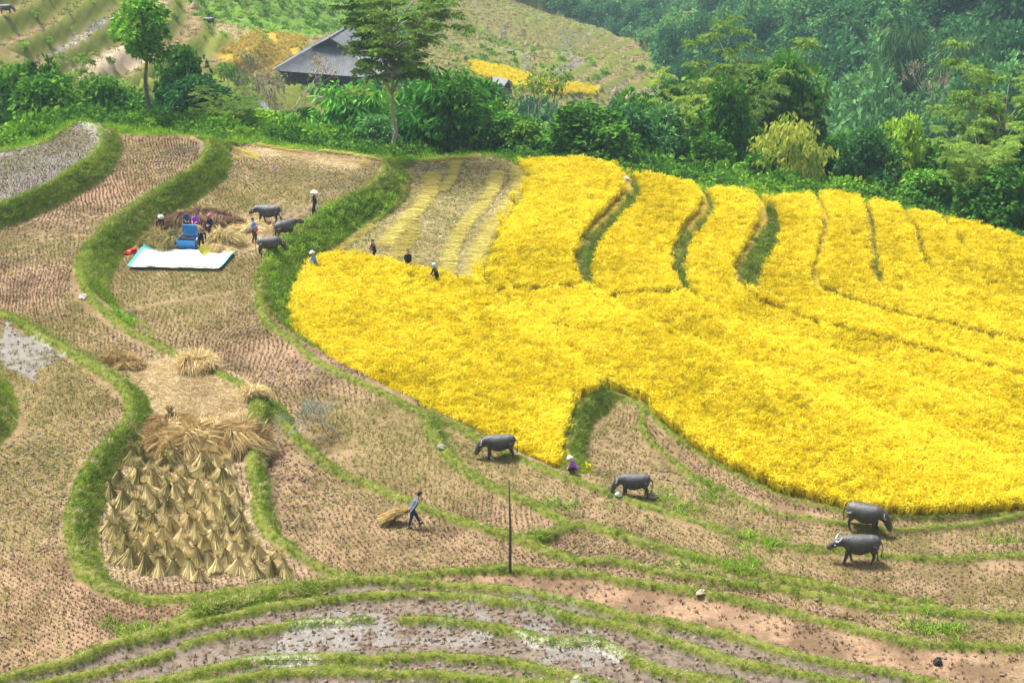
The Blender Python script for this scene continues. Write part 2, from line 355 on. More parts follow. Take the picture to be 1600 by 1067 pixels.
# crest heights
CREST = []
for n, P, hw, up, sl, gr in BUNDS:
    Q = []
    for (a, b), (c, d) in zip(P, P[1:]):
        k = max(1, int(math.hypot(c - a, d - b) / 14)); Q += [(a + (c - a) * t / k, b + (d - b) * t / k) for t in range(k)]
    Q.append(P[-1]); Q = np.array(Q); T = np.gradient(Q, axis=0); nrm = np.stack([-T[:, 1], T[:, 0]], 1); nrm /= np.linalg.norm(nrm, axis=1)[:, None] + 1e-9
    z = np.full(len(Q), -50.0)
    for s in (-9, 9):
        l = LEV[lab_at(Q[:, 0] + nrm[:, 0] * s, Q[:, 1] + nrm[:, 1] * s)]; z = np.maximum(z, l)
    z[z < -40] = np.nan
    if np.isnan(z).any():
        idx = np.arange(len(z)); ok = ~np.isnan(z); z = np.interp(idx, idx[ok], z[ok]) if ok.any() else np.zeros(len(z))
    zp = np.pad(z, 2, mode='edge'); z = np.maximum(z, (zp[:-4] + zp[1:-3] + zp[2:-2] + zp[3:-1] + zp[4:]) / 5) + up
    for _ in range(2):   # relax positions so that rims curve instead of kinking
        Q[1:-1] = Q[1:-1] * .5 + (Q[:-2] + Q[2:]) * .25
    x, y = unproj(Q[:, 0], Q[:, 1], z); x = x + (vnoise(x, y, 2.2, 5) - .5) * .25; y = y + (vnoise(x, y, 2.2, 6) - .5) * .35
    CREST.append(np.stack([x, y, z], 1))
# ---- world grid
GX0, GX1, GY0, GY1, GS = -54.0, 58.0, 50.0, 152.0, 0.14
gx = np.arange(GX0, GX1, GS); gy = np.arange(GY0, GY1, GS); XX, YY = np.meshgrid(gx, gy)
wl = np.full(XX.shape, -1, np.int16)
for k in sorted(range(len(names)), key=lambda k: LEV[k]):
    if k == BACK: continue
    u, v = proj(XX, YY, LEV[k]); wl[(lab_at(u, v) == k) & (v > V0) & (u > -495) & (u < 2095) & (v < 1305)] = k
# back: beyond the line of the top rims
bl = np.vstack([CREST[i] for i, b in enumerate(BUNDS) if b[0] in ('F2top', 'Ctop', 'Htop', 'Ytop')] + [CREST[0][CREST[0][:, 1] > 128]])
P1c = CREST[0]; k1 = int(np.argmax(P1c[:, 1]))
top = np.vstack([P1c[k1:], [c for i, b in enumerate(BUNDS) if b[0] in ('F2top', 'Ctop', 'Htop', 'Ytop') for c in CREST[i]]])
top = top[np.argsort(top[:, 0])]
BY = np.interp(gx, top[:, 0], top[:, 1]); BZ = np.interp(gx, top[:, 0], top[:, 2])
isback = YY > BY[None, :]
wl[isback] = BACK
fill = dilate(np.where(isback, BACK, wl), np.where(np.arange(len(names)) == BACK, 99, LEV))
wl = fill; wl[isback] = BACK; isback = wl == BACK

# ---------------------------------------------------------------- wider country: thin-plate surface through surveyed points
CP_ = []
for x, y, z in top[::6]:
    CP_ += [(x, y + .3, z - .4), (x, y + 8, z - 2.3), (x, y + 26, z - 11)]
for p in [(-120, 120, 6), (-120, 150, -4), (-80, 60, 12), (-90, 100, 8), (100, 60, -6), (120, 100, -14), (80, 140, -14), (0, 20, 8), (0, 45, 4), (-60, 30, 14), (60, 30, 0), (-110, 180, -22), (120, 170, -34), (70, 185, -35),
          (-60, 200, -31), (-20, 205, -36), (30, 210, -44), (80, 220, -52), (130, 240, -58), (-130, 210, -24)]: CP_.append(p)
for u, v, d in [(-150,60,255),(0,0,282),(0,105,250),(110,60,270),(200,10,300),(210,105,268),(320,45,292),(400,90,284),(450,148,280),(420,20,345),(550,150,285),(560,10,385),(600,90,320),
                (-150,-60,315),(200,-60,345),(420,-60,430),(700,190,300),(640,60,370),(700,15,480),(640,-60,540),(760,60,430),(850,175,330),(940,190,335),(850,120,390),(900,80,430),(980,110,440),(780,100,400),(850,30,520),(800,-60,640),
                (960,40,560),(1010,130,470),(1030,190,390),(1050,60,600),(1080,0,680),(1050,-60,820),(1150,60,500),(1150,150,390),(1200,0,540),(1300,0,450),(1300,120,370),(1250,200,330),(1400,60,370),(1400,200,310),(1500,0,390),(1500,120,335),
                (1600,0,370),(1600,150,310),(1580,250,275),(1450,255,275),(1800,0,340),(1800,150,290),(1300,-80,520),(1500,-80,450),(1750,-80,400)]:
    CP_.append(unproj_d(u, v, d))
CP_ = np.array(CP_)
def tps(X, Y, P):
    n = len(P); d = np.hypot(P[:, None, 0] - P[None, :, 0], P[:, None, 1] - P[None, :, 1]); S = 100.
    ph = lambda r: (r / S) ** 2 * np.log(r / S + 1e-9)
    A = np.zeros((n + 3, n + 3)); A[:n, :n] = ph(d) + np.eye(n) * 1e-3; A[:n, n] = 1; A[:n, n + 1:n + 3] = P[:, :2] / S; A[n:, :n] = A[:n, n:].T
    w = np.linalg.solve(A, np.concatenate([P[:, 2], np.zeros(3)]))
    sh = X.shape; X = X.ravel(); Y = Y.ravel(); o = w[n] + w[n + 1] * X / S + w[n + 2] * Y / S
    for i in range(n): o = o + w[i] * ph(np.hypot(X - P[i, 0], Y - P[i, 1]))
    return o.reshape(sh)
def rawbg(X, Y): return tps(np.asarray(X, float), np.asarray(Y, float), CP_)
_cg = (np.arange(-330, 420, 4.0), np.arange(-40, 900, 4.0)); _cx, _cy = np.meshgrid(*_cg); _cz = rawbg(_cx, _cy)
_cz = _cz + .34 * np.maximum(0, -(_cx + 48 - (_cy - 270) * .10)) * np.clip((_cy - 222) / 30, 0, 1) * np.clip((430 - _cy) / 100, 0, 1) * (_cx > -140)
def bilin(Z, x0, y0, s, x, y):
    fx = (np.asarray(x, float) - x0) / s; fy = (np.asarray(y, float) - y0) / s
    i = np.clip(np.floor(fy).astype(int), 0, Z.shape[0] - 2); j = np.clip(np.floor(fx).astype(int), 0, Z.shape[1] - 2)
    fx = np.clip(fx - j, 0, 1); fy = np.clip(fy - i, 0, 1)
    return (Z[i, j] * (1 - fx) + Z[i, j + 1] * fx) * (1 - fy) + (Z[i + 1, j] * (1 - fx) + Z[i + 1, j + 1] * fx) * fy
TER_STEP = 2.5
def terr_mask(x, y):
    """where the far country is cut into terraces (1) and where it is wild (0)"""
    u, v = proj(x, y, bilin(_cz, -330, -40, 4, x, y)); m = np.zeros(np.shape(u))
    a = (u < 640) & (v < 135 - np.maximum(0, u - 430) * .1) & (y > 235); m = np.where(a, 1., m)
    b = (u > 640) & (u < 1035) & (v > -40) & (v > (u - 800) * .35 - 5) & (v < 205) & (y > 270); m = np.where(b, 1., m)
    return m
def bgz(x, y, want=False):
    z = bilin(_cz, -330, -40, 4, x, y); m = terr_mask(x, y)
    zz = z + (fbm(x, y, 30, 2, 21) - .5) * np.where((np.asarray(x) < -45) & (np.asarray(y) < 340), 1.5, 4); st = np.where(np.asarray(y) > 330, .8, TER_STEP)
    q = zz / st; f = q - np.floor(q); e = np.where(np.asarray(y) > 330, .62, .55)
    t = np.floor(q) + np.where(f < e, 0, (f - e) / (1 - e)); zt = t * st - (zz - z)
    lip = np.where((f > .97) | (f < .05), .2, 0)
    zo = np.where(m > .5, t * st - .6 + lip, z + (fbm(x, y, 14, 3, 9) - .5) * np.clip((np.asarray(y) - 150) / 60, 0, 1) * 5 + (fbm(np.asarray(x) + np.asarray(y) * .35, y, 60, 2, 19) - .5) * np.clip((np.asarray(y) - 230) / 120, 0, 1) * 26)
    if want: return zo, m, f, np.floor(q)
    return zo
# ---- heights of the near grid
Z = LEV[wl].astype(float); Z[isback] = 0
bz_near = bilin(_cz, -330, -40, 4, XX, YY); hb = np.where(isback, np.minimum(bz_near, BZ[None, :] - .3 - (YY - BY[None, :]) * .05), 0)
Z = np.where(isback, hb, Z)
rough = (fbm(XX, YY, .8, 3, 3) - .5) * .10
Z = Z + rough + np.where(isback, (fbm(XX, YY, 5, 3, 8) - .5) * 1.0, 0)
cone = np.full(Z.shape, -99.0); cid = np.full(Z.shape, -1, np.int16); dist = np.full(Z.shape, 99.0)
wob = (fbm(XX, YY, 1.6, 2, 31) - .5) * .16
for bi, ((n, P, hw, up, sl, gr), C) in enumerate(zip(BUNDS, CREST)):
    for p, q in zip(C, C[1:]):
        reach = 3.2
        j0 = max(0, int((min(p[0], q[0]) - reach - GX0) / GS)); j1 = min(len(gx), int((max(p[0], q[0]) + reach - GX0) / GS) + 1)
        i0 = max(0, int((min(p[1], q[1]) - reach - GY0) / GS)); i1 = min(len(gy), int((max(p[1], q[1]) + reach - GY0) / GS) + 1)
        if j1 <= j0 or i1 <= i0: continue
        X = XX[i0:i1, j0:j1] - p[0]; Y = YY[i0:i1, j0:j1] - p[1]; dx, dy = q[0] - p[0], q[1] - p[1]; L2 = dx * dx + dy * dy + 1e-9
        t = np.clip((X * dx + Y * dy) / L2, 0, 1); d = np.hypot(X - t * dx, Y - t * dy) + wob[i0:i1, j0:j1]
        z = p[2] + (q[2] - p[2]) * t - sl * np.maximum(0, d - hw) ** 1.0 - .10 * np.clip(d / hw, 0, 1) ** 2
        s = (slice(i0, i1), slice(j0, j1)); m = z > cone[s]; cone[s] = np.where(m, z, cone[s]); cid[s] = np.where(m, bi, cid[s]); dist[s] = np.minimum(dist[s], d)
isb = cone > Z + .01
Z = np.where(isb, cone + rough * .8, Z)
for _ in range(1):
    Zs = Z.copy(); Zs[1:-1, 1:-1] = (Z[1:-1, 1:-1] * 4 + Z[:-2, 1:-1] + Z[2:, 1:-1] + Z[1:-1, :-2] + Z[1:-1, 2:]) / 8; Z = Zs
def gz(x, y): return bilin(Z, GX0, GY0, GS, x, y)
def gidx(x, y):
    i = np.clip(((np.asarray(y) - GY0) / GS).round().astype(int), 0, Z.shape[0] - 1); j = np.clip(((np.asarray(x) - GX0) / GS).round().astype(int), 0, Z.shape[1] - 1); return i, j
def ground(x, y):
    if GX0 + 1 < x < GX1 - 1 and GY0 + 1 < y < GY1 - 1: return float(gz(x, y))
    return float(bgz(np.float64(x), np.float64(y)))
def at(u, v, dz=0):
    """the place on the near ground that the picture shows at (u, v)"""
    z = 5.0
    for t in range(600):
        x, y = unproj(u, v, z)
        if gz(x, y) >= z: break
        z -= .02
    return float(x), float(y), float(gz(x, y)) + dz
def at_bg(u, v, d0=150, d1=900):
    d = d0
    while d < d1:
        x, y, z = unproj_d(u, v, d)
        if bgz(np.float64(x), np.float64(y)) >= z: return x, y, float(bgz(np.float64(x), np.float64(y)))
        d += .5
    return x, y, z
def inpoly(x, y, P):
    P = np.asarray(P, float); c = np.zeros(np.shape(x), bool); j = len(P) - 1
    for i in range(len(P)):
        (xi, yi), (xj, yj) = P[i], P[j]
        c ^= ((yi > y) != (yj > y)) & (x < (xj - xi) * (y - yi) / (yj - yi + 1e-12) + xi); j = i
    return c
def ppoly(P, z): return np.array([unproj(u, v, z) for u, v in P])
# ---- what covers the ground
HP = [(603,240),(640,240),(812,236),(830,272),(812,300),(775,360),(752,405),(742,445),(738,452),(700,446),(690,440),(640,430),(560,408),(520,408),(480,418),(440,430),(440,380)]
cut_zone = (wl == names.index('Y1')) & inpoly(XX, YY, ppoly(HP, 0.1))
straw = np.zeros(Z.shape)
def blob(P, z, w=1.0, soft=.9):
    global straw
    q = ppoly(P, z); m = inpoly(XX, YY, q).astype(float)
    k = int(soft / GS)
    for ax in (0, 1):
        c = np.cumsum(np.pad(m, [(k + 1, k) if a == ax else (0, 0) for a in (0, 1)], mode='edge'), ax); m = (np.take(c, range(2 * k + 1, c.shape[ax]), ax) - np.take(c, range(0, c.shape[ax] - 2 * k - 1), ax)) / (2 * k + 1)
    straw = np.maximum(straw, m * w)
blob([(200,575),(300,545),(345,580),(400,610),(385,660),(240,650),(215,620)], 2.9)
blob([(225,330),(290,335),(420,335),(420,390),(360,400),(215,400)], 1.6, .75)
blob([(380,225),(480,235),(600,250),(560,275),(440,250),(350,250)], 1.6, .6)
blob([(160,700),(370,700),(380,760),(450,860),(460,910),(160,910),(150,800)], 2.9, .45)
wet = np.zeros(Z.shape)
wet[wl == names.index('P1')] = .97
def wblob(P, z, w):
    global wet
    wet = np.maximum(wet, inpoly(XX + (fbm(XX, YY, 2.5, 3, 41) - .5) * 3, YY + (fbm(XX, YY, 2.5, 3, 42) - .5) * 6, ppoly(P, z)) * w * (.8 + .2 * (fbm(XX, YY, 1.3, 2, 43) > .42)))
wb = np.zeros(Z.shape)
wb[(wl == names.index('B1'))] = .75; wb[(wl == names.index('B2'))] = .78
wet = np.maximum(wet, wb); wblob([(330,1000),(480,975),(620,958),(760,985),(900,1000),(1000,1040),(900,1045),(700,1010),(400,1018)], 3.5, 1.0)
wblob([(620,930),(880,945),(930,975),(880,992),(760,968),(640,950)], 3.5, .9)
wblob([(0,490),(90,545),(60,600),(0,560)], 3.6, .96); wblob([(255,222),(325,228),(322,240),(285,262),(250,255)], 2.9, .5)
wblob([(560,265),(600,262),(585,285),(520,315),(430,350),(430,335),(520,300)], 1.6, .45)
green = np.zeros(Z.shape)
for nm, base in (('P1', .35), ('F2', .42), ('F0', .6), ('C', .62), ('D', .35), ('N', .3), ('K', .5), ('K2', .3), ('M', .55), ('R1', .3), ('Q', .25), ('B1', .1), ('B2', .08)):
    green[wl == names.index(nm)] = base
green = np.clip(green + (fbm(XX, YY, 9, 3, 77) - .5) * 1.3, 0, 1)
for u, v, r, a in [(480,240,5,.3),(560,640,3,.3),(720,680,3,.3),(950,730,3,.4),(1080,800,5,.3),(1150,830,4,.5),(600,700,5,.3),(40,640,6,.4),(60,880,5,.4),(780,730,3,.3),(1400,845,4,.4),(350,440,5,.4),(480,290,5,.35),(330,750,3,-.6),(300,940,6,-.4),(1100,960,6,-.5),(900,780,4,-.4)]:
    x, y = unproj(u, v, 1.5); green = np.clip(green + a * np.exp(-((XX - x) ** 2 + (YY - y) ** 2) / (2 * r * r)), 0, 1)
grass = np.where(isb, np.array([b[5] for b in BUNDS])[np.maximum(cid, 0)], 0).astype(float)
_side = np.isin(np.maximum(cid, 0), [k for k, b in enumerate(BUNDS) if b[0] not in WIDE or b[0] == 'rim']) & (dist > np.array([b[2] for b in BUNDS])[np.maximum(cid, 0)] + .07) & (Z - LEV[wl] < .30) & np.array([REG[n][2] != 'rice' for n in names])[wl]
grass *= np.where(_side, .10, 1)
grass = np.where(isback, 1.0, grass); grass[wl == names.index('G')] = 1; grass[cut_zone] = np.maximum(grass[cut_zone], .5)
# bare soil on the vertical side that faces uphill of a rim: thin grass there
gap_rng = fbm(XX, YY, 2.5, 2, 55)

# ---- ground material
def ground_material():
    m, nt = mat('field_ground'); n = N(nt)
    P = n('ShaderNodeNewGeometry').outputs['Position']
    big = n.noise(.18, 3, P); midn = n.noise(1.4, 4, P); fine = n.noise(9, 4, P); clod = n.noise(3.2, 5, P, .7)
    mud = n.mix(big, (0.247, 0.160, 0.105), (0.379, 0.268, 0.186)); mud = n.mix(n.ramp(midn, [(.35, (0, 0, 0)), (.65, (1, 1, 1))]), mud, (0.305, 0.210, 0.139))
    mud = n.mix(n.ramp(fine, [(.42, (0, 0, 0)), (.62, (1, 1, 1))]), mud, (0.412, 0.308, 0.217))
    mud = n.mix(n.ramp(clod, [(.30, (1, 1, 1)), (.42, (0, 0, 0))]), mud, (0.124, 0.082, 0.055))
    mud = n.mix(n.ramp(n.noise(.45, 5, P, .65), [(.42, (0, 0, 0)), (.60, (.85, .85, .85))]), mud, (.15, .105, .068)); mud = n.mix(1.0, mud, (.76, .70, .64), 'MULTIPLY')
    g = n.attr('green').outputs['Fac']
    gsel = n.math('MULTIPLY', n.ramp(fine, [(.46, (0, 0, 0)), (.6, (1, 1, 1))]), n.math('MULTIPLY', g, .95))
    mud = n.mix(gsel, mud, n.mix(midn, (0.141, 0.141, 0.043), (0.247, 0.223, 0.078)))
    w = n.attr('wet').outputs['Fac']
    wetc = n.mix(n.ramp(clod, [(.38, (0, 0, 0)), (.55, (1, 1, 1))]), (.055, .046, .038), (.15, .13, .108))
    hw_ = n.math('MAXIMUM', n.math('MULTIPLY', n.math('SUBTRACT', w, .82), 5.5), 0.0)
    wetc = n.mix(hw_, wetc, n.mix(clod, (.08, .07, .06), (.19, .17, .145)))
    mud = n.mix(n.math('MULTIPLY', w, .95), mud, wetc)
    s = n.attr('straw').outputs['Fac']
    sc = n.mix(fine, (.34, .26, .17), (.60, .50, .36))
    mud = n.mix(n.math('MULTIPLY', s, n.ramp(fine, [(.2, (0.247, 0.247, 0.233)), (.5, (1, 1, 1))])), mud, sc)
    gr = n.attr('grassy').outputs['Fac']
    gc = n.mix(midn, (.075, .11, .016), (.19, .20, .035)); gc = n.mix(n.ramp(fine, [(.55, (0, 0, 0)), (.7, (1, 1, 1))]), gc, (.20, .16, .08)); gc = n.mix(n.attr('lush').outputs['Fac'], gc, (.11, .20, .03))
    col = n.mix(gr, mud, gc)
    ri = n.attr('riceland').outputs['Fac']
    col = n.mix(ri, col, n.mix(fine, (.20, .15, .03), (.38, .28, .04)))
    hiw = n.math('MAXIMUM', n.math('MULTIPLY', n.math('SUBTRACT', w, .82), 5.5), 0.0); rg = n.math('SUBTRACT', .9, n.math('MULTIPLY', hiw, .58))
    b = n('ShaderNodeBsdfPrincipled', {'Base Color': col, 'Roughness': rg, 'Specular IOR Level': n.math('MULTIPLY', hiw, .55)})
    h = n.math('ADD', n.math('MULTIPLY', clod, .6), n.math('MULTIPLY', fine, .4))
    bp = n('ShaderNodeBump', {'Height': h, 'Strength': .7, 'Distance': .12}); nt.links.new(bp.outputs[0], b.inputs['Normal'])
    out(nt, b.outputs[0]); return m
M_GROUND = ground_material()
riceland = np.array([1.0 if REG[n][2] == 'rice' else 0 for n in names])[wl]; riceland[cut_zone] = 0; grass = np.where((riceland > .5) & (dist < .95), np.maximum(grass, .9), grass); grass[cut_zone] = .7; green[cut_zone] = np.clip(.55 + (fbm(XX, YY, 3, 2, 5)[cut_zone] - .5), 0, 1); straw[cut_zone] = .3
Vn = np.stack([XX.ravel(), YY.ravel(), Z.ravel()], 1); NXg = len(gx)
qi, qj = np.meshgrid(np.arange(len(gy) - 1), np.arange(NXg - 1), indexing='ij')
quads = np.stack([qi * NXg + qj, qi * NXg + qj + 1, (qi + 1) * NXg + qj + 1, (qi + 1) * NXg + qj], -1).reshape(-1, 4)
key = np.where(isb, 100 + cid, wl)[:-1, :-1].ravel()
ATT = dict(green=green, wet=wet, straw=straw, grassy=grass, riceland=riceland)
KN = {'flood': 'flooded_field', 'mud': 'stubble_field', 'rice': 'rice_field', 'wetmud': 'muddy_field', 'grass': 'grass_mound', 'back': 'hillside_ground'}
for k in np.unique(key):
    sel = quads[key == k]; used, inv = np.unique(sel, return_inverse=True)
    nm = 'earth_bund' if k >= 100 else KN[REG[names[k]][2]]
    me = new_mesh(nm, Vn[used], inv.reshape(-1, 4), [M_GROUND], None, True, {a: b.ravel()[used] for a, b in ATT.items()})
    tag(link(nm, me), kind='structure')
# ---------------------------------------------------------------- the country beyond: slopes, terraces, ravine
def uvmask(x, y, z, P, ymin=200):
    u, v = proj(x, y, z); w = y * CP - (z - CAM_H) * SP
    return inpoly(u, v, P) & (w > ymin)
def bg_sheet(name, x0, x1, y0, y1, s, holes=(), kindname=None):
    gx_ = np.arange(x0, x1 + s * .5, s); gy_ = np.arange(y0, y1 + s * .5, s); X, Y = np.meshgrid(gx_, gy_)
    z, m, f, q = bgz(X, Y, True)
    seg = vnoise(X + q * 17.3, Y - q * 9.1, 22, 4); tread = (m > .5) & (f < np.where(Y > 330, .68, .58)) & (f > .03)
    fn = fbm(X, Y, 9, 3, 44); gr = np.where(tread, np.clip(.25 + (fn - .42) * 2.2, .1, .85), 1.); gn = np.where(tread, .55 + .4 * seg, 0.); we = np.where(tread & (seg > .72), .9, 0.) * (Y > 300)
    st = np.where(tread & (seg < .33) & (Y < 330), .45, 0.)
    far = Y > 300
    r1 = uvmask(X, Y, z, [(735,100),(790,110),(850,126),(905,135),(938,141),(932,150),(880,150),(800,138),(740,118)])
    r2 = uvmask(X, Y, z, [(330,88),(352,75),(395,50),(480,58),(470,80),(430,112),(400,122),(365,100)])
    ri = np.where(r1 | r2, 1., 0.); gr = np.where(ri > 0, 0, gr)
    o1 = uvmask(X, Y, z, [(100,112),(190,70),(240,85),(215,110),(150,118),(100,125)]) | uvmask(X, Y, z, [(1430,232),(1520,236),(1600,250),(1600,268),(1440,262)])
    st = np.where(o1, .7, st); gr = np.where(o1, 0, gr)
    pond = uvmask(X, Y, z, [(35,92),(75,68),(100,55),(135,40),(175,24),(190,40),(150,56),(110,78),(70,92)]) & tread; we = np.where(pond, 1., we); gr = np.where(pond, 0, gr)
    lush = np.where(uvmask(X, Y, z, [(330,0),(560,0),(560,40),(470,62),(400,48),(300,22)]), 1., 0.); gr = np.where(lush > 0, 1, gr); 
    for (hx0, hx1, hy0, hy1, dz, mg) in holes:
        d = np.minimum(np.minimum(X - hx0, hx1 - X), np.minimum(Y - hy0, hy1 - Y)); z = z - np.clip(d / mg, 0, 1) * dz
    V = np.stack([X.ravel(), Y.ravel(), z.ravel()], 1); n = len(gx_)
    a, b = np.meshgrid(np.arange(len(gy_) - 1), np.arange(n - 1), indexing='ij')
    Q = np.stack([a * n + b, a * n + b + 1, (a + 1) * n + b + 1, (a + 1) * n + b], -1).reshape(-1, 4)
    me = new_mesh(name, V, Q, [M_GROUND], None, True, {'green': gn.ravel(), 'wet': we.ravel(), 'straw': st.ravel(), 'grassy': gr.ravel(), 'riceland': ri.ravel(), 'lush': lush.ravel()})
    tag(link(name, me), kind='structure'); return X, Y, z, gr, ri, m, tread
FARP = (-150, 150, 236, 640)
bg_sheet('valley_slopes', -330, 420, -40, 880, 4.0, [(FARP[0] + 3, FARP[1] - 3, FARP[2] + 3, FARP[3] - 3, 4, 5), (GX0 + 1, GX1 - 1, GY0 + 1, GY1 - 1, 14, 5)])
bX, bY, bZ, bG, bR, bM, bT = bg_sheet('far_terraces', FARP[0], FARP[1], FARP[2], FARP[3], .74)

# ---------------------------------------------------------------- plants
M_BARK = simple_mat('bark', (.16, .12, .085), .9, .3, 3.0, .5)
M_BARKG = simple_mat('grey_bark', (.30, .27, .23), .9, .25, 3.0, .4)
M_BAMB = simple_mat('bamboo_stem', (.20, .24, .08), .6, .2, 4.0)
L_DARK = leaf_mat('leaf_dark', (0.014, 0.052, 0.008), (0.050, 0.155, 0.022), (0.154, 0.362, 0.048), 0.22, False)
L_MID = leaf_mat('leaf_mid', (0.025, 0.078, 0.009), (0.089, 0.238, 0.026), (0.279, 0.549, 0.062), 0.25, False)
L_LITE = leaf_mat('leaf_light', (0.053, 0.120, 0.012), (0.187, 0.358, 0.036), (0.564, 0.765, 0.083), 0.3, False)
L_YEL = leaf_mat('leaf_yellowing', (.060, .150, .020), (.200, .320, .040), (.500, .520, .090), .4, False)
L_BFAR = leaf_mat('leaf_far_bamboo', (.02, .07, .03), (.06, .15, .05), (.14, .27, .08), .2, False)
L_FEA = leaf_mat('leaf_feathery', (.075, .135, .026), (.240, .380, .070), (.500, .600, .120), .5, False)
L_BAM = leaf_mat('leaf_bamboo', (0.016, 0.079, 0.013), (0.072, 0.255, 0.041), (0.286, 0.617, 0.076), 0.25, False)
L_DRY = leaf_mat('leaf_dry', (.16, .13, .085), (.26, .21, .13), (.34, .29, .16), .3, False)
L_BLUE = leaf_mat('leaf_bluish', (0.018, 0.065, 0.019), (0.066, 0.186, 0.051), (0.199, 0.431, 0.115), 0.22, False)

def leaf(mb, p, d, L, W, rnd, m=0):
    L *= 1.15; W *= 1.2
    """a folded leaf: two triangles hinged on the midrib"""
    d = d.normalized(); s = d.cross(Vector((random.gauss(0, 1), random.gauss(0, 1), random.gauss(0, 1)))).normalized(); nrm = d.cross(s)
    mid = p + d * (L * .45); tip = p + d * L - Vector((0, 0, L * .15))
    mb.add([p, mid + s * W * .5 + nrm * W * .12, tip, mid - s * W * .5 + nrm * W * .12], [(0, 1, 2), (0, 2, 3)], m, rnd)
def rv(s=1.0): return Vector((random.gauss(0, s), random.gauss(0, s), random.gauss(0, s)))
def clump(mb, c, r, n, L, W, base, flat=1.0, droop=0.0, shell=.55):
    c = Vector(c)
    for _ in range(n):
        d = rv().normalized(); k = random.uniform(shell, 1) ** .7
        p = c + Vector((d.x * r * k, d.y * r * k, d.z * r * k * flat))
        dd = (d + rv(.45) + Vector((0, 0, -droop))).normalized()
        leaf(mb, p, dd, L * random.uniform(.7, 1.3), W * random.uniform(.7, 1.3), min(1, max(0, base + random.gauss(0, .13))))
def limb(mb, a, b, r0, r1, wob=.06, n=5, sides=6):
    a = Vector(a); b = Vector(b); P = []; L = (b - a).length
    for i in range(n + 1):
        t = i / n; P.append(a.lerp(b, t) + (rv(wob * L * .5) if 0 < i < n else Vector()))
    mb.tube(P, [r0 + (r1 - r0) * i / n for i in range(n + 1)], sides, 0); return P
def tree_broad(seed, H=8.0, Rr=3.4, nl=46, leafs=85, L=.42, W=.26, trunk_h=.28, flat=.8, ragged=.35):
    random.seed(seed); tr = MB(); cr = MB()
    P = limb(tr, (0, 0, -.6), (random.uniform(-.4, .4), random.uniform(-.4, .4), H * .72), .05 * H / 2 * .8, .05, .03, 7, 8)
    for k in range(nl):
        a = k * 2.399 + random.uniform(-.3, .3); h = trunk_h + (1 - trunk_h) * ((k + .5) / nl)
        prof = math.sin(math.pi * min(1, (h - trunk_h) / (1 - trunk_h) * .86 + .12)) ** .6
        rr = Rr * prof * random.uniform(.35, 1.0) * random.uniform(1 - ragged, 1)
        c = Vector((math.cos(a) * rr, math.sin(a) * rr, H * h * .93))
        r = random.uniform(.55, 1.15) * Rr / 3.4
        if k % 3 == 0: limb(tr, P[min(6, max(2, int(max(trunk_h * .9, h * .68) / .72 * 7)))], c, .07, .02, .07, 3, 5)
        clump(cr, c, r, int(leafs * random.uniform(.7, 1.2)), L, W, .25 + .5 * random.random() , flat, .15)
    return tr, cr
def tree_feather(seed, H=12.0, Rr=4.5, pads=24, trunk_h=.45, L=.34, W=.13):
    """open crown of flat feathery sprays on long limbs"""
    random.seed(seed); tr = MB(); cr = MB()
    P = limb(tr, (0, 0, -.8), (random.uniform(-.5, .5), random.uniform(-.3, .3), H * .93), .20 * H / 13, .03, .02, 9, 8)
    for k in range(pads):
        a = k * 2.399 + random.uniform(-.4, .4); h = trunk_h + (.98 - trunk_h) * (k + .5) / pads
        q_ = (h - trunk_h) / (1 - trunk_h); rr = Rr * (math.sin(math.pi * min(1, .22 + .46 * q_)) ** .8) * random.uniform(.35, 1.1)
        st = P[min(len(P) - 1, int((trunk_h * .95 + (h - trunk_h) * .8) * (len(P) - 1)))]; e = Vector((math.cos(a) * rr, math.sin(a) * rr, H * h + rr * .22))
        B = limb(tr, st, e, .085 * H / 12, .02, .05, 4, 5)
        for j, q in enumerate(B[2:] + [e + rv(.5)]):
            c = q + Vector((random.gauss(0, .35), random.gauss(0, .35), .12)); base = .3 + .4 * random.random()
            rad = random.uniform(.7, 1.25) * Rr / 4.5
            for _ in range(8):
                th = random.uniform(0, 2 * math.pi); d = Vector((math.cos(th), math.sin(th), random.uniform(-.25, .2)))
                for t in range(7):
                    p = c + d * rad * (t + 1) / 7 + Vector((0, 0, -.10 * (t / 7) ** 2 * rad))
                    for s in (-1, 1):
                        sd = Vector((-d.y, d.x, 0)) * s; leaf(cr, p, sd + d * .5 + Vector((0, 0, random.uniform(-.5, .1))), L, W, min(1, max(0, base + random.gauss(0, .12))))
    return tr, cr
def tree_bamboo(seed, H=8.0, culms=26, spread=2.3, leafs=60, L=.55, W=.11):
    random.seed(seed); tr = MB(); cr = MB()
    for k in range(culms):
        a = random.uniform(0, 2 * math.pi); r0 = random.uniform(0, .7); out_ = random.uniform(.2, 1) * spread; h = H * random.uniform(.6, 1)
        P = []
        for i in range(8):
            t = i / 7; P.append(Vector((math.cos(a) * (r0 + out_ * t ** 2.2), math.sin(a) * (r0 + out_ * t ** 2.2), -.4 + h * (1 - (1 - t) ** 1.5) - .9 * max(0, t - .75) * 2)))
        tr.tube(P, [.055 * (1 - .8 * i / 7) for i in range(8)], 5, 0)
        base = .2 + .6 * random.random()
        for i in range(leafs * 2):
            t = random.uniform(.22, 1) ; j = min(6, int(t * 7)); p = P[j].lerp(P[j + 1], t * 7 - j) if t < 1 else P[7]
            c = p + Vector((random.gauss(0, .38), random.gauss(0, .38), random.gauss(0, .3)))
            d = Vector((c.x - p.x, c.y - p.y, -.75)) + rv(.3); leaf(cr, c, d, L * random.uniform(.6, 1.3), W * 1.3, min(1, max(0, base + (t - .6) * .5 + random.gauss(0, .1))))
    return tr, cr
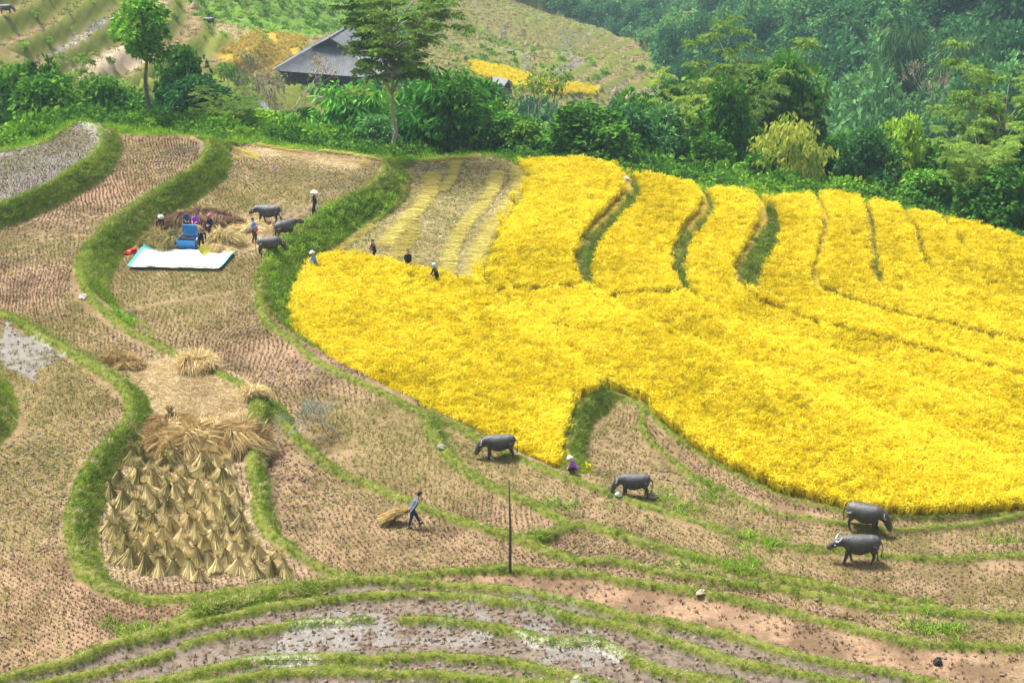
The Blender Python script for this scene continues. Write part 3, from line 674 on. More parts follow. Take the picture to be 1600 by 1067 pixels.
def tree_twiggy(seed, H=7.0, Rr=2.6, n=70, leafs=9, L=.20, W=.10):
    random.seed(seed); tr = MB(); cr = MB()
    def grow(p, d, L_, r, lev):
        e = p + d * L_; tr.tube([p, (p + e) / 2 + rv(L_ * .05), e], [r, r * .8, r * .55], 5 if lev < 2 else 3, 0)
        if lev >= 4:
            for _ in range(leafs): 
                q = p.lerp(e, random.random()) + rv(.16); leaf(cr, q, rv(), L, W, random.random())
            return
        for _ in range(3 if lev < 3 else 3):
            nd = (d + rv(.42) + Vector((0, 0, .18))).normalized(); grow(e if lev else p.lerp(e, random.uniform(.6, 1)), nd, L_ * random.uniform(.6, .8), r * .55, lev + 1)
    grow(Vector((0, 0, -.3)), Vector((random.uniform(-.1, .1), 0, 1)), H * .34, .10 * H / 7, 0)
    return tr, cr
def tree_droop(seed, H=7.5, Rr=2.7, n=46):
    random.seed(seed); tr = MB(); cr = MB()
    P = limb(tr, (0, 0, -.5), (.2, .1, H * .8), .12, .04, .04, 6, 7)
    for k in range(n):
        a = k * 2.399; h = .22 + .76 * (k + .5) / n; rr = Rr * math.sin(math.pi * min(1, h * .78 + .12)) ** .7 * random.uniform(.25, 1.15)
        c = Vector((math.cos(a) * rr, math.sin(a) * rr, H * h)); 
        if k % 3 == 0: limb(tr, P[min(6, int(h * 6))], c, .06, .02, .06, 3, 5)
        base = .3 + .5 * random.random()
        for _ in range(40):
            p = c + rv(.32); leaf(cr, p, Vector((random.gauss(0, .4), random.gauss(0, .4), -1)), .52, .17, min(1, max(0, base + random.gauss(0, .15))))
    return tr, cr
def tree_banana(seed, H=3.2):
    random.seed(seed); tr = MB(); cr = MB(); tr.tube([(0, 0, -.3), (.05, 0, H * .3), (0, .05, H * .62)], [.14, .12, .09], 8, 0)
    for k in range(10):
        a = k * 2.399; el = random.uniform(.5, 1.2); p = Vector((0, 0, H * .6)); d = Vector((math.cos(a) * math.cos(el), math.sin(a) * math.cos(el), math.sin(el)))
        s = Vector((-math.sin(a), math.cos(a), 0)); V = []; F = []; LL = H * random.uniform(.42, .6)
        for i in range(6):
            t = i / 5; w = .26 * math.sin(math.pi * (.12 + .86 * t)) ; V += [p - s * w + Vector((0, 0, -.06)), p, p + s * w + Vector((0, 0, -.06))]; d = (d + Vector((0, 0, -.34))).normalized(); p = p + d * LL / 5
        for i in range(5): F += [(3 * i, 3 * i + 1, 3 * i + 4, 3 * i + 3), (3 * i + 1, 3 * i + 2, 3 * i + 5, 3 * i + 4)]
        cr.add(V, F, 0, random.random())
    return tr, cr
def tree_papaya(seed, H=3.4):
    random.seed(seed); tr = MB(); cr = MB(); tr.tube([(0, 0, -.3), (.05, .03, H * .4), (0, 0, H * .8)], [.10, .08, .05], 7, 0)
    for k in range(14):
        a = k * 2.399; e = Vector((math.cos(a) * .9, math.sin(a) * .9, H * .8 + random.uniform(-.1, .55))); tr.tube([(0, 0, H * .78), e], [.02, .012], 4, 0)
        clump(cr, e, .32, 22, .4, .16, random.uniform(.3, .8), .5, .2)
    return tr, cr
KINDS = {}
def kind(key, gen, bark, leafm, H):
    t, c = gen; KINDS[key] = (t.mesh('trunk', [bark], True), c.mesh('crown', [leafm]), H, t, c)
kind('broad_dark', tree_broad(1, leafs=95), M_BARK, L_DARK, 8.0)
kind('broad_mid', tree_broad(2, Rr=3.0, ragged=.5), M_BARK, L_MID, 8.0)
kind('broad_light', tree_broad(3, Rr=2.9, ragged=.45, L=.36), M_BARK, L_LITE, 8.0)
kind('tall_sparse', tree_broad(4, H=12.0, Rr=2.5, nl=30, leafs=90, trunk_h=.62, ragged=.7, L=.36, W=.2), M_BARK, L_MID, 12.0)
kind('feather', tree_feather(5, trunk_h=.52), M_BARKG, L_FEA, 12.0)
kind('feather_low', tree_feather(6, H=9, Rr=4.6, pads=26, trunk_h=.5), M_BARKG, L_FEA, 9.0)
kind('bamboo', tree_bamboo(7), M_BAMB, L_BAM, 8.0)
kind('far_bamboo', tree_bamboo(17, L=.8, leafs=45), M_BAMB, L_BFAR, 8.0)
kind('twiggy', tree_twiggy(8), M_BARKG, L_FEA, 6.0)
kind('bare', tree_twiggy(9, leafs=6, L=.2), M_BARKG, L_DRY, 6.0)
kind('droop', tree_droop(10), M_BARK, L_YEL, 7.5)
kind('cone', tree_broad(11, H=7, Rr=1.9, nl=36, leafs=80, trunk_h=.15, L=.34, W=.2), M_BARK, L_LITE, 7.0)
kind('blue', tree_broad(12, H=7, Rr=3.0, leafs=90, L=.36, W=.16, flat=.6), M_BARKG, L_BLUE, 7.0)
kind('banana', tree_banana(13), M_BAMB, L_LITE, 3.2)
kind('papaya', tree_papaya(14), M_BARKG, L_LITE, 3.6)
def plant(key, name, label, cat, x, y, s, sz=None, rz=None, group=None, dz=0):
    tm, cm, H, *_ = KINDS[key]; r = empty(name, (x, y, ground(x, y) - .1 + dz), random.uniform(0, 6.28) if rz is None else rz)
    r.scale = (s, s, sz or s); t = link('trunk', tm, r); c = link('crown', cm, r); tag(r, label, cat, group); return r
def plant_px(key, name, label, u, vtop, wpx, d, cat='tree', group=None, rz=None, vb=None, wid=None):
    """set a tree so that its top shows at (u, vtop), at distance d; its foot stands on the ground there"""
    x, y, zt = unproj_d(u, vtop, d); tm, cm, H, T, Cc = KINDS[key]; W = wid or (max(p[0] for p in Cc.V) - min(p[0] for p in Cc.V))
    s = 1.25 * wpx * d / FPX / W; g = ground(x, y); top = max(p[2] for p in Cc.V)
    sz = max(.5 * s, min(2.0 * s, (zt - g) / top)); return plant(key, name, label, cat, x, y, s, sz, rz, group)
TREES = [
 # kind, name, u, vtop, width px, distance, label
 ('tall_sparse','tree',221,-15,88,150,'tall slender dark-barked tree rising above the left-hand bushes beside the brown field'),
 ('feather','tree',608,-70,190,140.5,'tallest tree, bare straight trunk and feathery crown in front of the tin-roofed house'),
 ('broad_dark','tree',282,66,84,163,'dense rounded green tree just right of the tall slender tree'),
 ('broad_dark','tree',330,130,85,158,'dark green leafy tree right of the rounded tree above the flat brown field'),
 ('broad_mid','tree',22,88,110,165,'mid-green tree at the far left edge above the flooded paddy'),
 ('feather_low','tree',75,85,130,168,'spreading feathery tree between left edge and tall slender tree'),
 ('broad_mid','tree',150,125,90,172,'bushy green tree behind the curved end of the flooded paddy'),
 ('broad_light','tree',195,115,60,178,'light green bushy tree low behind the tall slender tree'),
 ('bamboo','bamboo_clump',545,118,120,152,'dark bamboo clump left of the straight feathery tree'),
 ('bamboo','bamboo_clump',690,100,130,150,'large bright-tipped bamboo clump right of the straight feathery tree'),
 ('bamboo','bamboo_clump',645,160,90,153,'bamboo clump tucked directly behind the straight bare trunk'),
 ('blue','tree',590,175,80,147,'low grey-green leafy tree at the foot of the straight feathery tree'),
 ('broad_mid','tree',722,70,75,185,'green tree above the right bamboo clump beside the small hut'),
 ('broad_dark','tree',745,95,60,180,'dark leafy tree left of the small grey hut roof'),
 ('twiggy','tree',838,88,95,160,'open twiggy olive tree in front of the far yellow field'),
 ('bare','tree',440,92,120,258,'leafless twiggy shrub-tree in front of the tin-roofed house'),
 ('bare','tree',400,85,90,240,'thin bare tree left of the leafless shrub by the grey shed'),
 ('broad_mid','tree',770,150,60,158,'small green tree right of the large bamboo clump'),
 ('broad_light','tree',815,185,70,150,'bright green low tree behind the crest of the golden rice'),
 ('broad_light','tree',385,165,60,158,'bright green bush-tree beside the bare trees'),
 ('blue','tree',985,160,125,158,'grey-green rounded tree behind the golden rice crest, centre'),
 ('feather','tree',1062,62,75,230,'slim feathery tree standing alone before the far valley'),
 ('broad_dark','tree',1050,115,95,185,'dark glossy tree below the slim feathery tree'),
 ('feather_low','tree',1180,45,205,175,'wide umbrella-crowned feathery tree above the yellow-leaved tree'),
 ('feather_low','tree',1150,115,150,168,'lower feathery tree beneath the wide umbrella crown'),
 ('feather','tree',1235,120,110,172,'greenish yellow feathery tree right of the umbrella crown'),
 ('broad_dark','tree',1130,160,110,163,'dark green tree behind the crest left of the yellow-leaved tree'),
 ('droop','tree',1238,178,125,156,'yellow-leaved tree with drooping foliage behind the rice crest'),
 ('broad_mid','tree',1110,205,80,158,'mid-green tree low behind the rice crest'),
 ('blue','tree',1360,195,95,156,'blue-green dark tree with forked trunk behind the rice crest'),
 ('cone','tree',1424,170,58,158,'upright pale green tree right of the blue-green tree'),
 ('broad_light','tree',1310,150,70,190,'pale green tree behind the yellow-leaved tree on the lower slope'),
 ('broad_dark','tree',1300,215,80,164,'dark bushy tree between yellow-leaved and blue-green trees'),
 ('feather_low','tree',1540,190,140,150,'leaning feathery tree at the lower right before the wooded slope'),
 ('feather','tree',1585,60,170,160,'tall feathery tree cut by the right edge of the picture'),
 ('broad_mid','tree',1480,215,90,158,'bushy green tree right of the pale upright tree'),
 ('broad_dark','tree',1565,255,110,148,'dark bush-like tree at the right edge behind the golden rice'),
 ('broad_mid','tree',1450,260,80,152,'low green tree behind the descending rice crest'),
 ('broad_dark','tree',1020,120,60,200,'small dark tree left of the dark glossy tree'),
 ('papaya','papaya_tree',352,66,26,262,'left of two small papaya trees on the upper yellow slope'),
 ('papaya','papaya_tree',375,70,24,262,'right of two small papaya trees on the upper yellow slope'),
 ('banana','banana_plant',882,185,36,158,'banana plant with torn leaves behind the rice crest'),
 ('banana','banana_plant',812,188,28,158,'small banana plant left of the twiggy olive tree'),
 ('far_bamboo','bamboo_clump',1412,30,95,318,'tall pale bamboo clump on the far wooded slope'),
 ('far_bamboo','bamboo_clump',1505,45,95,312,'arching bamboo clump on the far slope near the right edge'),
 ('bare','tree',1470,95,75,300,'greyish leafless tree between the two far bamboo clumps'),
 ('broad_mid','tree',880,215,80,152,'bushy green tree right behind the top of the golden rice'),
 ('broad_dark','tree',478,165,70,165,'dark green tree left of the dark bamboo clump'),
 ('broad_mid','tree',1190,235,70,156,'green shrub-like tree at the foot of the drooping yellow-leaved tree'),
]
for t in TREES:
    k, nm, u, vt, w, d, lb = t; plant_px(k, nm, lb, u, vt, w, d, 'bamboo' if 'bamboo' in nm else ('banana plant' if 'banana' in nm else 'tree'))

# the crowded belt of trees behind the terraces
PROF = [(-60,90),(0,95),(60,92),(130,125),(200,125),(262,80),(330,135),(400,180),(450,185),(520,140),(600,130),(650,120),(700,105),(740,85),(780,150),(840,200),(900,205),(940,180),(1000,155),(1050,115),(1130,85),(1200,75),(1260,100),(1290,160),(1340,200),(1420,195),(1480,225),(1550,170),(1600,110),(1680,120)]
BK = [('broad_dark', 'dark leafy belt trees behind the terraces', 'dark trees of the belt'), ('broad_mid', 'mid-green belt trees behind the terraces', 'green trees of the belt'), ('blue', 'grey-green belt trees behind the terraces', 'grey-green trees of the belt'), ('feather_low', 'feathery belt trees behind the terraces', 'feathery trees of the belt'), ('broad_light', 'pale green belt trees behind the terraces', 'pale trees of the belt')]
random.seed(31); cnt = [-1] * 5
ORD = 'first second third fourth fifth sixth seventh eighth ninth tenth eleventh twelfth thirteenth fourteenth fifteenth sixteenth seventeenth eighteenth nineteenth twentieth twenty-first twenty-second twenty-third twenty-fourth twenty-fifth twenty-sixth'.split()
for k in range(64):
    u = -50 + 1720 * (k + random.random()) / 64; d = random.uniform(147, 188); vt = np.interp(u, [p[0] for p in PROF], [p[1] for p in PROF]) - 16 + random.uniform(0, 50) - (d - 150) * .25
    cr_v = np.interp(u, [0, 150, 320, 600, 800, 940, 1100, 1290, 1430, 1600], [235, 190, 212, 242, 240, 242, 285, 292, 320, 362]); vt = min(vt, cr_v - 14)
    if min(abs(u - 1240) / 80, abs(u - 1424) / 50, abs(u - 1360) / 45, abs(u - 608) / 45, abs(u - 221) / 45, abs(u - 840) / 45) < 1: d = max(d, 172); vt = max(vt, cr_v - 60) if abs(u - 840) < 50 or abs(u - 221) < 50 else vt
    if 385 < u < 520 and vt < 165: vt = random.uniform(165, 190)
    if 1420 < u < 1600: vt = max(vt, 262)
    q = random.choices(range(5), [4, 4, 2, 2, 2])[0]; cnt[q] += 1
    plant_px(BK[q][0], 'tree', ORD[cnt[q]] + ' from the left of the ' + BK[q][1], u, vt, random.uniform(75, 125), d, 'tree', BK[q][2])

# undergrowth and far woods: nobody could count these
def bush_tpl(seed, nl=9, leafs=26, L=.3, W=.17, Rr=.8, H=1.1):
    random.seed(seed); m = MB()
    for k in range(nl):
        a = random.uniform(0, 6.28); r = random.uniform(0, Rr); c = (math.cos(a) * r, math.sin(a) * r, random.uniform(.15, H)); clump(m, c, random.uniform(.3, .55), leafs, L, W, random.uniform(.2, .8), .8, .1)
    return m
def weed_tpl(seed, n=34, L=.9):
    random.seed(seed); m = MB()
    for _ in range(n): m.blade((random.gauss(0, .3), random.gauss(0, .3), -.05), (random.gauss(0, .4), random.gauss(0, .4), 1), L * random.uniform(.5, 1.2), .06, .9, 3, 0, random.random())
    return m
BL_D = leaf_mat('bush_dark', (0.015, 0.057, 0.008), (0.069, 0.189, 0.024), (0.263, 0.473, 0.055), 0.25)
BL_L = leaf_mat('bush_light', (0.034, 0.089, 0.008), (0.138, 0.297, 0.026), (0.455, 0.661, 0.070), 0.3)
FOR = leaf_mat('forest_leaf', (.014, .066, .028), (.075, .215, .070), (.260, .470, .120), .25)
def strip_points(n, ylo, yhi, xlo, xhi, seed):
    r = np.random.default_rng(seed); return r.uniform(xlo, xhi, n), r.uniform(ylo, yhi, n)
r = np.random.default_rng(5)
x = r.uniform(-75, 115, 8000); off = r.exponential(18, 8000) + 2.5; by = np.interp(x, gx, BY); y = by + off
ok = (y < 245); x = x[ok]; y = y[ok]; off = off[ok]
z = np.where((x > GX0 + 1) & (x < GX1 - 1) & (y < GY1 - 1), gz(x, y), bgz(x, y))
n = len(x); sc = r.uniform(.5, 1.5, n) * np.clip(.3 + off / 12, .35, 1.5)
for i, (m_, nm, lb) in enumerate(((BL_D, 'dark_undergrowth', 'dark green undergrowth filling the slope behind the terraces'), (BL_L, 'light_undergrowth', 'bright green undergrowth and shrubs along the terrace edge'))):
    s = (fbm(x, y, 7, 2, 60) + r.normal(0, .12, n) > .53) == bool(i)
    k = int(s.sum()); scatter(nm, [bush_tpl(20 + i * 3 + q) for q in range(3)], np.stack([x, y, z - .15], 1)[s], np.stack([np.zeros(k), np.zeros(k), r.uniform(0, 6.28, k)], 1), sc[s], r.integers(0, 3, k), np.clip(fbm(x, y, 5, 2, 61)[s] + r.normal(0, .15, k), 0, 1), [m_], lb, 'shrubs')
# bright green weeds right at the top edges
x = r.uniform(-54, 57, 7000); y = np.interp(x, gx, BY) + r.uniform(.1, 5, 7000) ; z = gz(x, y); n = len(x)
scatter('edge_weeds', [weed_tpl(31), weed_tpl(32)], np.stack([x, y, z - .05], 1), np.stack([np.zeros(n), np.zeros(n), r.uniform(0, 6.28, n)], 1), r.uniform(.35, .9, n), r.integers(0, 2, n), r.uniform(.3, 1, n), [BL_L], 'tall bright green weeds growing behind the highest terrace rims', 'weeds')
# far woods
def wood_tpl(seed):
    random.seed(seed); m = MB(); 
    for k in range(20):
        a = k * 2.399; h = (k + .5) / 20; rr = 2.4 * math.sin(math.pi * (h * .8 + .15)) ** .6 * random.uniform(.5, 1); clump(m, (math.cos(a) * rr, math.sin(a) * rr, 5.2 * h + .2), random.uniform(.6, 1.15), 34, .62, .42, random.uniform(.2, .8), .8, .1)
    return m
x = r.uniform(-60, 330, 60000); y = r.uniform(165, 800, 60000); zz = bgz(x, y); u, v = proj(x, y, zz); m = terr_mask(x, y)
dens = np.where(m > .5, .0, 1.0); dens = np.where(inpoly(u, v, [(1420,225),(1700,240),(1700,275),(1420,268)]), 0, dens)
dens = dens * np.where(fbm(x, y, 26, 2, 91) > .42, 1, .28)
ok = (r.random(len(x)) < dens * np.clip(1.15 - y / 1100, .3, 1) * .42) & (u > 620) & (u < 1900) & (v > -260) & (v < 330) & ((y > 215) | (x > 90))
x = x[ok]; y = y[ok]; zz = zz[ok]; n = len(x); bscale = r.uniform(.55, 1.25, n) * np.where(fbm(x, y, 40, 2, 92) > .5, 1.25, .8)
scatter('hillside_wood', [wood_tpl(40 + q) for q in range(4)], np.stack([x, y, zz - .6], 1), np.stack([r.normal(0, .1, n), r.normal(0, .1, n), r.uniform(0, 6.28, n)], 1), np.stack([bscale, bscale, bscale * r.uniform(.7, 1.6, n)], 1), r.integers(0, 4, n), np.clip((fbm(x, y, 45, 3, 93) - .5) * 2.6 + .45 + r.normal(0, .16, n), 0, 1), [FOR], 'hazy blue-green woods covering the far valley slopes', 'forest')
# low scrub and ferns between the far trees
x = r.uniform(-60, 260, 60000); y = r.uniform(200, 620, 60000); zz = bgz(x, y); u, v = proj(x, y, zz); m = terr_mask(x, y)
ok = (m < .5) & (u > 600) & (u < 1750) & (v > -100) & (v < 330) & (r.random(len(x)) < np.clip(1.1 - y / 700, .2, .9)) & ~inpoly(u, v, [(1420,225),(1700,240),(1700,275),(1420,268)])
x = x[ok]; y = y[ok]; zz = zz[ok]; n = len(x)
scatter('hillside_scrub', [bush_tpl(50, 7, 16, .55, .35, 1.2, 1.2), bush_tpl(51, 7, 16, .55, .35, 1.2, 1.2)], np.stack([x, y, zz - .2], 1), np.stack([np.zeros(n), np.zeros(n), r.uniform(0, 6.28, n)], 1), r.uniform(.7, 2.0, n), r.integers(0, 2, n), np.clip((fbm(x, y, 40, 3, 94) - .5) * 2.4 + .62 + r.normal(0, .12, n), 0, 1), [FOR], 'green scrub and ferns carpeting the far slopes', 'scrub')
# bushes on the upper left country
x = r.uniform(-130, 60, 30000); y = r.uniform(225, 470, 30000); zz, m, f, q = bgz(x, y, True); u, v = proj(x, y, zz)
lushp = inpoly(u, v, [(300,-30),(560,-30),(700,0),(640,60),(560,40),(470,62),(400,48),(300,22)])
bank = (m > .5) & (f > .78); ok = (bank & (r.random(len(x)) < .5)) | (lushp & (r.random(len(x)) < .5)) | ((m < .5) & (u < 700) & (r.random(len(x)) < .6)); ok &= ~inpoly(u, v, [(405,120),(455,120),(455,160),(405,160)])
x = x[ok]; y = y[ok]; zz = zz[ok]; n = len(x); far = y > 330
scatter('slope_shrubs', [bush_tpl(55, 7, 18, .4, .25, .9, .8), weed_tpl(33, 40, 1.2)], np.stack([x, y, zz - .2], 1), np.stack([np.zeros(n), np.zeros(n), r.uniform(0, 6.28, n)], 1), r.uniform(.3, .8, n) * (1 + .3 * far), r.integers(0, 2, n), r.uniform(0, 1, n), [BL_L], 'green shrubs and tall grass on the banks of the upper terraces', 'shrubs')

# stubble and grass tufts on the far terraces, so that they are not bare sheets
sel = np.argwhere(bT & (bM > .5) & (bR < .5)); k = r.integers(0, len(sel), 70000); a = sel[k]; x = bX[a[:, 0], a[:, 1]] + r.uniform(-.31, .31, len(k)); y = bY[a[:, 0], a[:, 1]] + r.uniform(-.31, .31, len(k)); u, v = proj(x, y, bgz(x, y)); ok = (u > -60) & (u < 1100) & (v > -40); x, y = x[ok], y[ok]; n = len(x)
scatter('far_stubble', [weed_tpl(160, 14, .55)], np.stack([x, y, bgz(x, y) - .03], 1), np.stack([np.zeros(n), np.zeros(n), r.uniform(0, 6.28, n)], 1), r.uniform(.5, 1.1, n), np.zeros(n, int), np.clip(fbm(x, y, 12, 2, 161) + r.normal(0, .2, n), 0, 1), [leaf_mat('far_stub', (.06, .06, .02), (.17, .17, .05), (.36, .31, .12), .2)], 'dry stubble and weeds on the far terraces', 'stubble')
# ---------------------------------------------------------------- ripe rice
def rice_tpl(seed, n=24, H=.85, sp=.085):
    random.seed(seed); m = MB()
    for _ in range(n):
        a = random.uniform(0, 6.28); r = random.uniform(0, sp); p = Vector((math.cos(a) * r, math.sin(a) * r, -.05)); d = Vector((random.gauss(0, .22), random.gauss(0, .22), 1)); q = random.random()
        m.blade(p, d, H * random.uniform(.75, 1.1), .035, .25, 2, 1 if q < .25 else 0, random.random())
        # drooping ear
        e = p + d.normalized() * H * random.uniform(.72, .95); th = random.uniform(0, 6.28)
        m.blade(e, (math.cos(th) * .5, math.sin(th) * .5, .8), .24, .045, 1.1, 3, 0, random.random() * .7 + .3)
    return m
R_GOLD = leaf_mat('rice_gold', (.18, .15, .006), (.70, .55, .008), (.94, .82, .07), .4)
R_GREEN = leaf_mat('rice_leaf', (.10, .12, .010), (.30, .28, .012), (.52, .45, .02), .45)
S_STUB = leaf_mat('stubble_straw', (.045, .032, .014), (.125, .088, .042), (.38, .29, .15), .15)
S_GRN = leaf_mat('stubble_regrowth', (.10, .115, .030), (.22, .23, .055), (.38, .36, .10), .3)
G_BANK = leaf_mat('bank_grass', (.055, .105, .014), (.185, .280, .034), (.420, .470, .100), .38)
G_DRY = leaf_mat('straw_pale', (.36, .26, .13), (.62, .49, .28), (.85, .74, .50), .25)
G_FRESH = leaf_mat('cut_rice', (.42, .36, .10), (.70, .62, .20), (.88, .82, .42), .3)
rg = np.random.default_rng(99)
def lattice(s, ang=0., jit=.2):
    """planting rows over the near fields"""
    c, sn = math.cos(ang), math.sin(ang); a = np.arange(-130, 130, s); A, B = np.meshgrid(a, a); A = A + rg.normal(0, jit * s, A.shape); B = B + rg.normal(0, jit * s, B.shape)
    x = A * c - B * sn; y = A * sn + B * c + 100; m = (x > GX0 + .5) & (x < GX1 - .5) & (y > GY0 + .5) & (y < GY1 - .5); return x[m], y[m]
slopeZ = np.hypot(*np.gradient(Z, GS)); steep = slopeZ > .45
def near_view(x, y, m=380):
    u, v = proj(x, y, gz(x, y)); return (u > -m) & (u < 1600 + m) & (v < 1067 + m)
x, y = lattice(.225, .2, .3); i, j = gidx(x, y)
nb = np.where(isb, dist, 9)
ok = (riceland[i, j] > .5) & ~isback[i, j] & ~((steep[i, j]) & isb[i, j]) & (dist[i, j] > .38 - .25 * np.isin(wl[i, j], [names.index('Y1'), names.index('Y1d')])) & near_view(x, y)
thin = fbm(x, y, 2.0, 2, 71); ok &= ~((thin < .16) & (rg.random(len(x)) < .6))
x = x[ok]; y = y[ok]; reg = wl[gidx(x, y)]
T = [rice_tpl(60 + k) for k in range(4)]
for k in np.unique(reg):
    s = reg == k; n = int(s.sum())
    if n < 50: continue
    xs, ys = x[s], y[s]; hs = .84 + .22 * fbm(xs, ys, 3, 2, 72) + rg.normal(0, .09, n)
    hs = hs * np.where(cone[gidx(xs, ys)] - Z[gidx(xs, ys)] > .35, 1 - .40 * np.exp(-dist[gidx(xs, ys)] / .7), 1.04)
    lodge = fbm(xs, ys, 4, 2, 73); tl = np.where(lodge > .66, .45, .08)
    rot = np.stack([rg.normal(0, .08, n) - tl * .3, rg.normal(0, .08, n) + tl * .4, rg.uniform(0, 6.28, n)], 1)
    tint = np.clip(.52 + (fbm(xs, ys, 6, 3, 74) - .5) * 1.1 + rg.normal(0, .28, n) + np.where(cone[gidx(xs, ys)] - Z[gidx(xs, ys)] > .35, -.9, .45) * np.exp(-dist[gidx(xs, ys)] / .9), 0, 1)  # edge light painted into tint: upper rims lighter; rice below crests darker, greener
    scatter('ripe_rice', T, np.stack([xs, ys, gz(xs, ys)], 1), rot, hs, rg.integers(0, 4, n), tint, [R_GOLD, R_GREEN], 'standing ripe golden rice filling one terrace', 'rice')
# far small rice fields
sel = (bR > .5); fx, fy = bX[sel], bY[sel]; k = rg.integers(0, len(fx), 6500); xs = fx[k] + rg.uniform(-.37, .37, len(k)); ys = fy[k] + rg.uniform(-.37, .37, len(k))
R_OCHRE = leaf_mat('rice_ochre', (.20, .16, .04), (.46, .36, .08), (.72, .58, .18), .3)
for nm, q, hh, mm, lb in (('far_rice', xs > -25, 1.1, R_GOLD, 'yellow strip of unharvested rice on the far terraces'), ('far_rice', (xs <= -25) & (fbm(xs, ys, 6, 2, 75) > .46), .7, R_OCHRE, 'ochre half-cut rice on the slope left of the farmhouse')):
    n = int(q.sum()); scatter(nm, T[:1], np.stack([xs[q], ys[q], bgz(xs[q], ys[q]) - .05], 1), np.stack([rg.normal(0, .1, n), rg.normal(0, .1, n), rg.uniform(0, 6, n)], 1), rg.uniform(.8, 1.2, n) * hh, np.zeros(n, int), rg.uniform(.2, .8, n), [mm, R_GREEN if mm is R_GOLD else R_OCHRE], lb, 'rice')
# ---------------------------------------------------------------- stubble in rows
def stub_tpl(seed, n=11, H=.18, w=.026, sp=.035):
    random.seed(seed); m = MB()
    for _ in range(n): m.blade((random.gauss(0, sp), random.gauss(0, sp), -.04), (random.gauss(0, .28), random.gauss(0, .28), 1), H * random.uniform(.6, 1.2), w, .2, 2, 0, random.random())
    return m
def tuft_tpl(seed, n=18, H=.22):
    random.seed(seed); m = MB()
    for _ in range(n): m.blade((random.gauss(0, .08), random.gauss(0, .08), -.03), (random.gauss(0, .6), random.gauss(0, .6), 1), H * random.uniform(.5, 1.2), .022, .9, 2, 0, random.random())
    return m
SX = [stub_tpl(80 + k) for k in range(3)]
MUDK = [k for k, nm in enumerate(names) if REG[nm][2] in ('mud', 'flood', 'wetmud')]
angs = {nm: a for nm, a in zip(names, np.random.default_rng(4).uniform(-.5, .9, len(names)))}
PX, PY, PR = [], [], []
for k in MUDK:
    x, y = lattice(.225, angs[names[k]], .10); i, j = gidx(x, y)
    warp = .0; ok = ((wl[i, j] == k)) & (~isb[i, j]) & near_view(x, y); PX.append(x[ok]); PY.append(y[ok]); PR.append(np.full(int(ok.sum()), k))
xc, yc = lattice(.27, .45, .15); ic, jc = gidx(xc, yc); okc = cut_zone[ic, jc] & ~isb[ic, jc]; PX.append(xc[okc]); PY.append(yc[okc]); PR.append(np.full(int(okc.sum()), names.index('Y1')))
x = np.concatenate(PX); y = np.concatenate(PY); reg = np.concatenate(PR); i, j = gidx(x, y)
x = x + (fbm(x, y, 5, 2, 15) - .5) * 1.4; y = y + (fbm(x, y, 5, 2, 16) - .5) * 1.4; i, j = gidx(x, y)
trod = fbm(x, y, 4.5, 3, 83)
keep = (straw[i, j] < .55) & (rg.random(len(x)) < np.clip(1.5 - 1.6 * np.maximum(0, trod - .45) * 2, .25, 1)) & (~isb[i, j]) & (MUDK.__contains__(0) or True) & (rg.random(len(x)) < np.where(wet[i, j] > .5, np.where(reg == names.index('P1'), 1, .38), 1)) & (rg.random(len(x)) < np.where(reg == names.index('Q'), .35, 1))
keep &= np.isin(wl[i, j], MUDK) | cut_zone[i, j]; x, y, reg = x[keep], y[keep], reg[keep]; i, j = gidx(x, y); n = len(x)
g = green[i, j] + .8 * cut_zone[i, j]; isg = rg.random(n) < np.clip(g * 1.3 - .18, 0, .9)
for q, (nm, mt, tp, lb) in enumerate((('rice_stubble', S_STUB, SX, 'brown rice stubble standing in rows on the harvested fields'), ('green_stubble', S_GRN, [stub_tpl(85, 15, .19), tuft_tpl(86), tuft_tpl(87, 22, .2)], 'yellow-green regrowth sprouting from the rice stubble'))):
    s = isg == bool(q); k = int(s.sum())
    scatter(nm, tp, np.stack([x[s], y[s], gz(x[s], y[s])], 1), np.stack([rg.normal(0, .2, k), rg.normal(0, .2, k), rg.uniform(0, 6.28, k)], 1), rg.uniform(.7, 1.35, k), rg.integers(0, 3, k), np.clip(.35 + .5 * (fbm(x[s], y[s], 6, 2, 88) - .3) + rg.normal(0, .2, k), 0, 1), [mt], lb, 'stubble')
# weedy patches and litter in the stubble
x, y = lattice(.33, .6, .5); i, j = gidx(x, y)
ok = (np.isin(wl[i, j], MUDK) | cut_zone[i, j]) & ~isb[i, j] & (rg.random(len(x)) < np.clip((green[i, j] - .5) * 1.5 + cut_zone[i, j] * .7, 0, .85)) & (wet[i, j] < .6) & (straw[i, j] < .31) & near_view(x, y, 60); x = x[ok]; y = y[ok]; n = len(x)
scatter('field_weeds', [tuft_tpl(91, 14, .16), tuft_tpl(92, 14, .2)], np.stack([x, y, gz(x, y)], 1), np.stack([np.zeros(n), np.zeros(n), rg.uniform(0, 6.28, n)], 1), rg.uniform(.6, 1.3, n), rg.integers(0, 2, n), rg.uniform(.2, 1, n), [S_GRN], 'low green weeds spreading between the stubble', 'weeds')
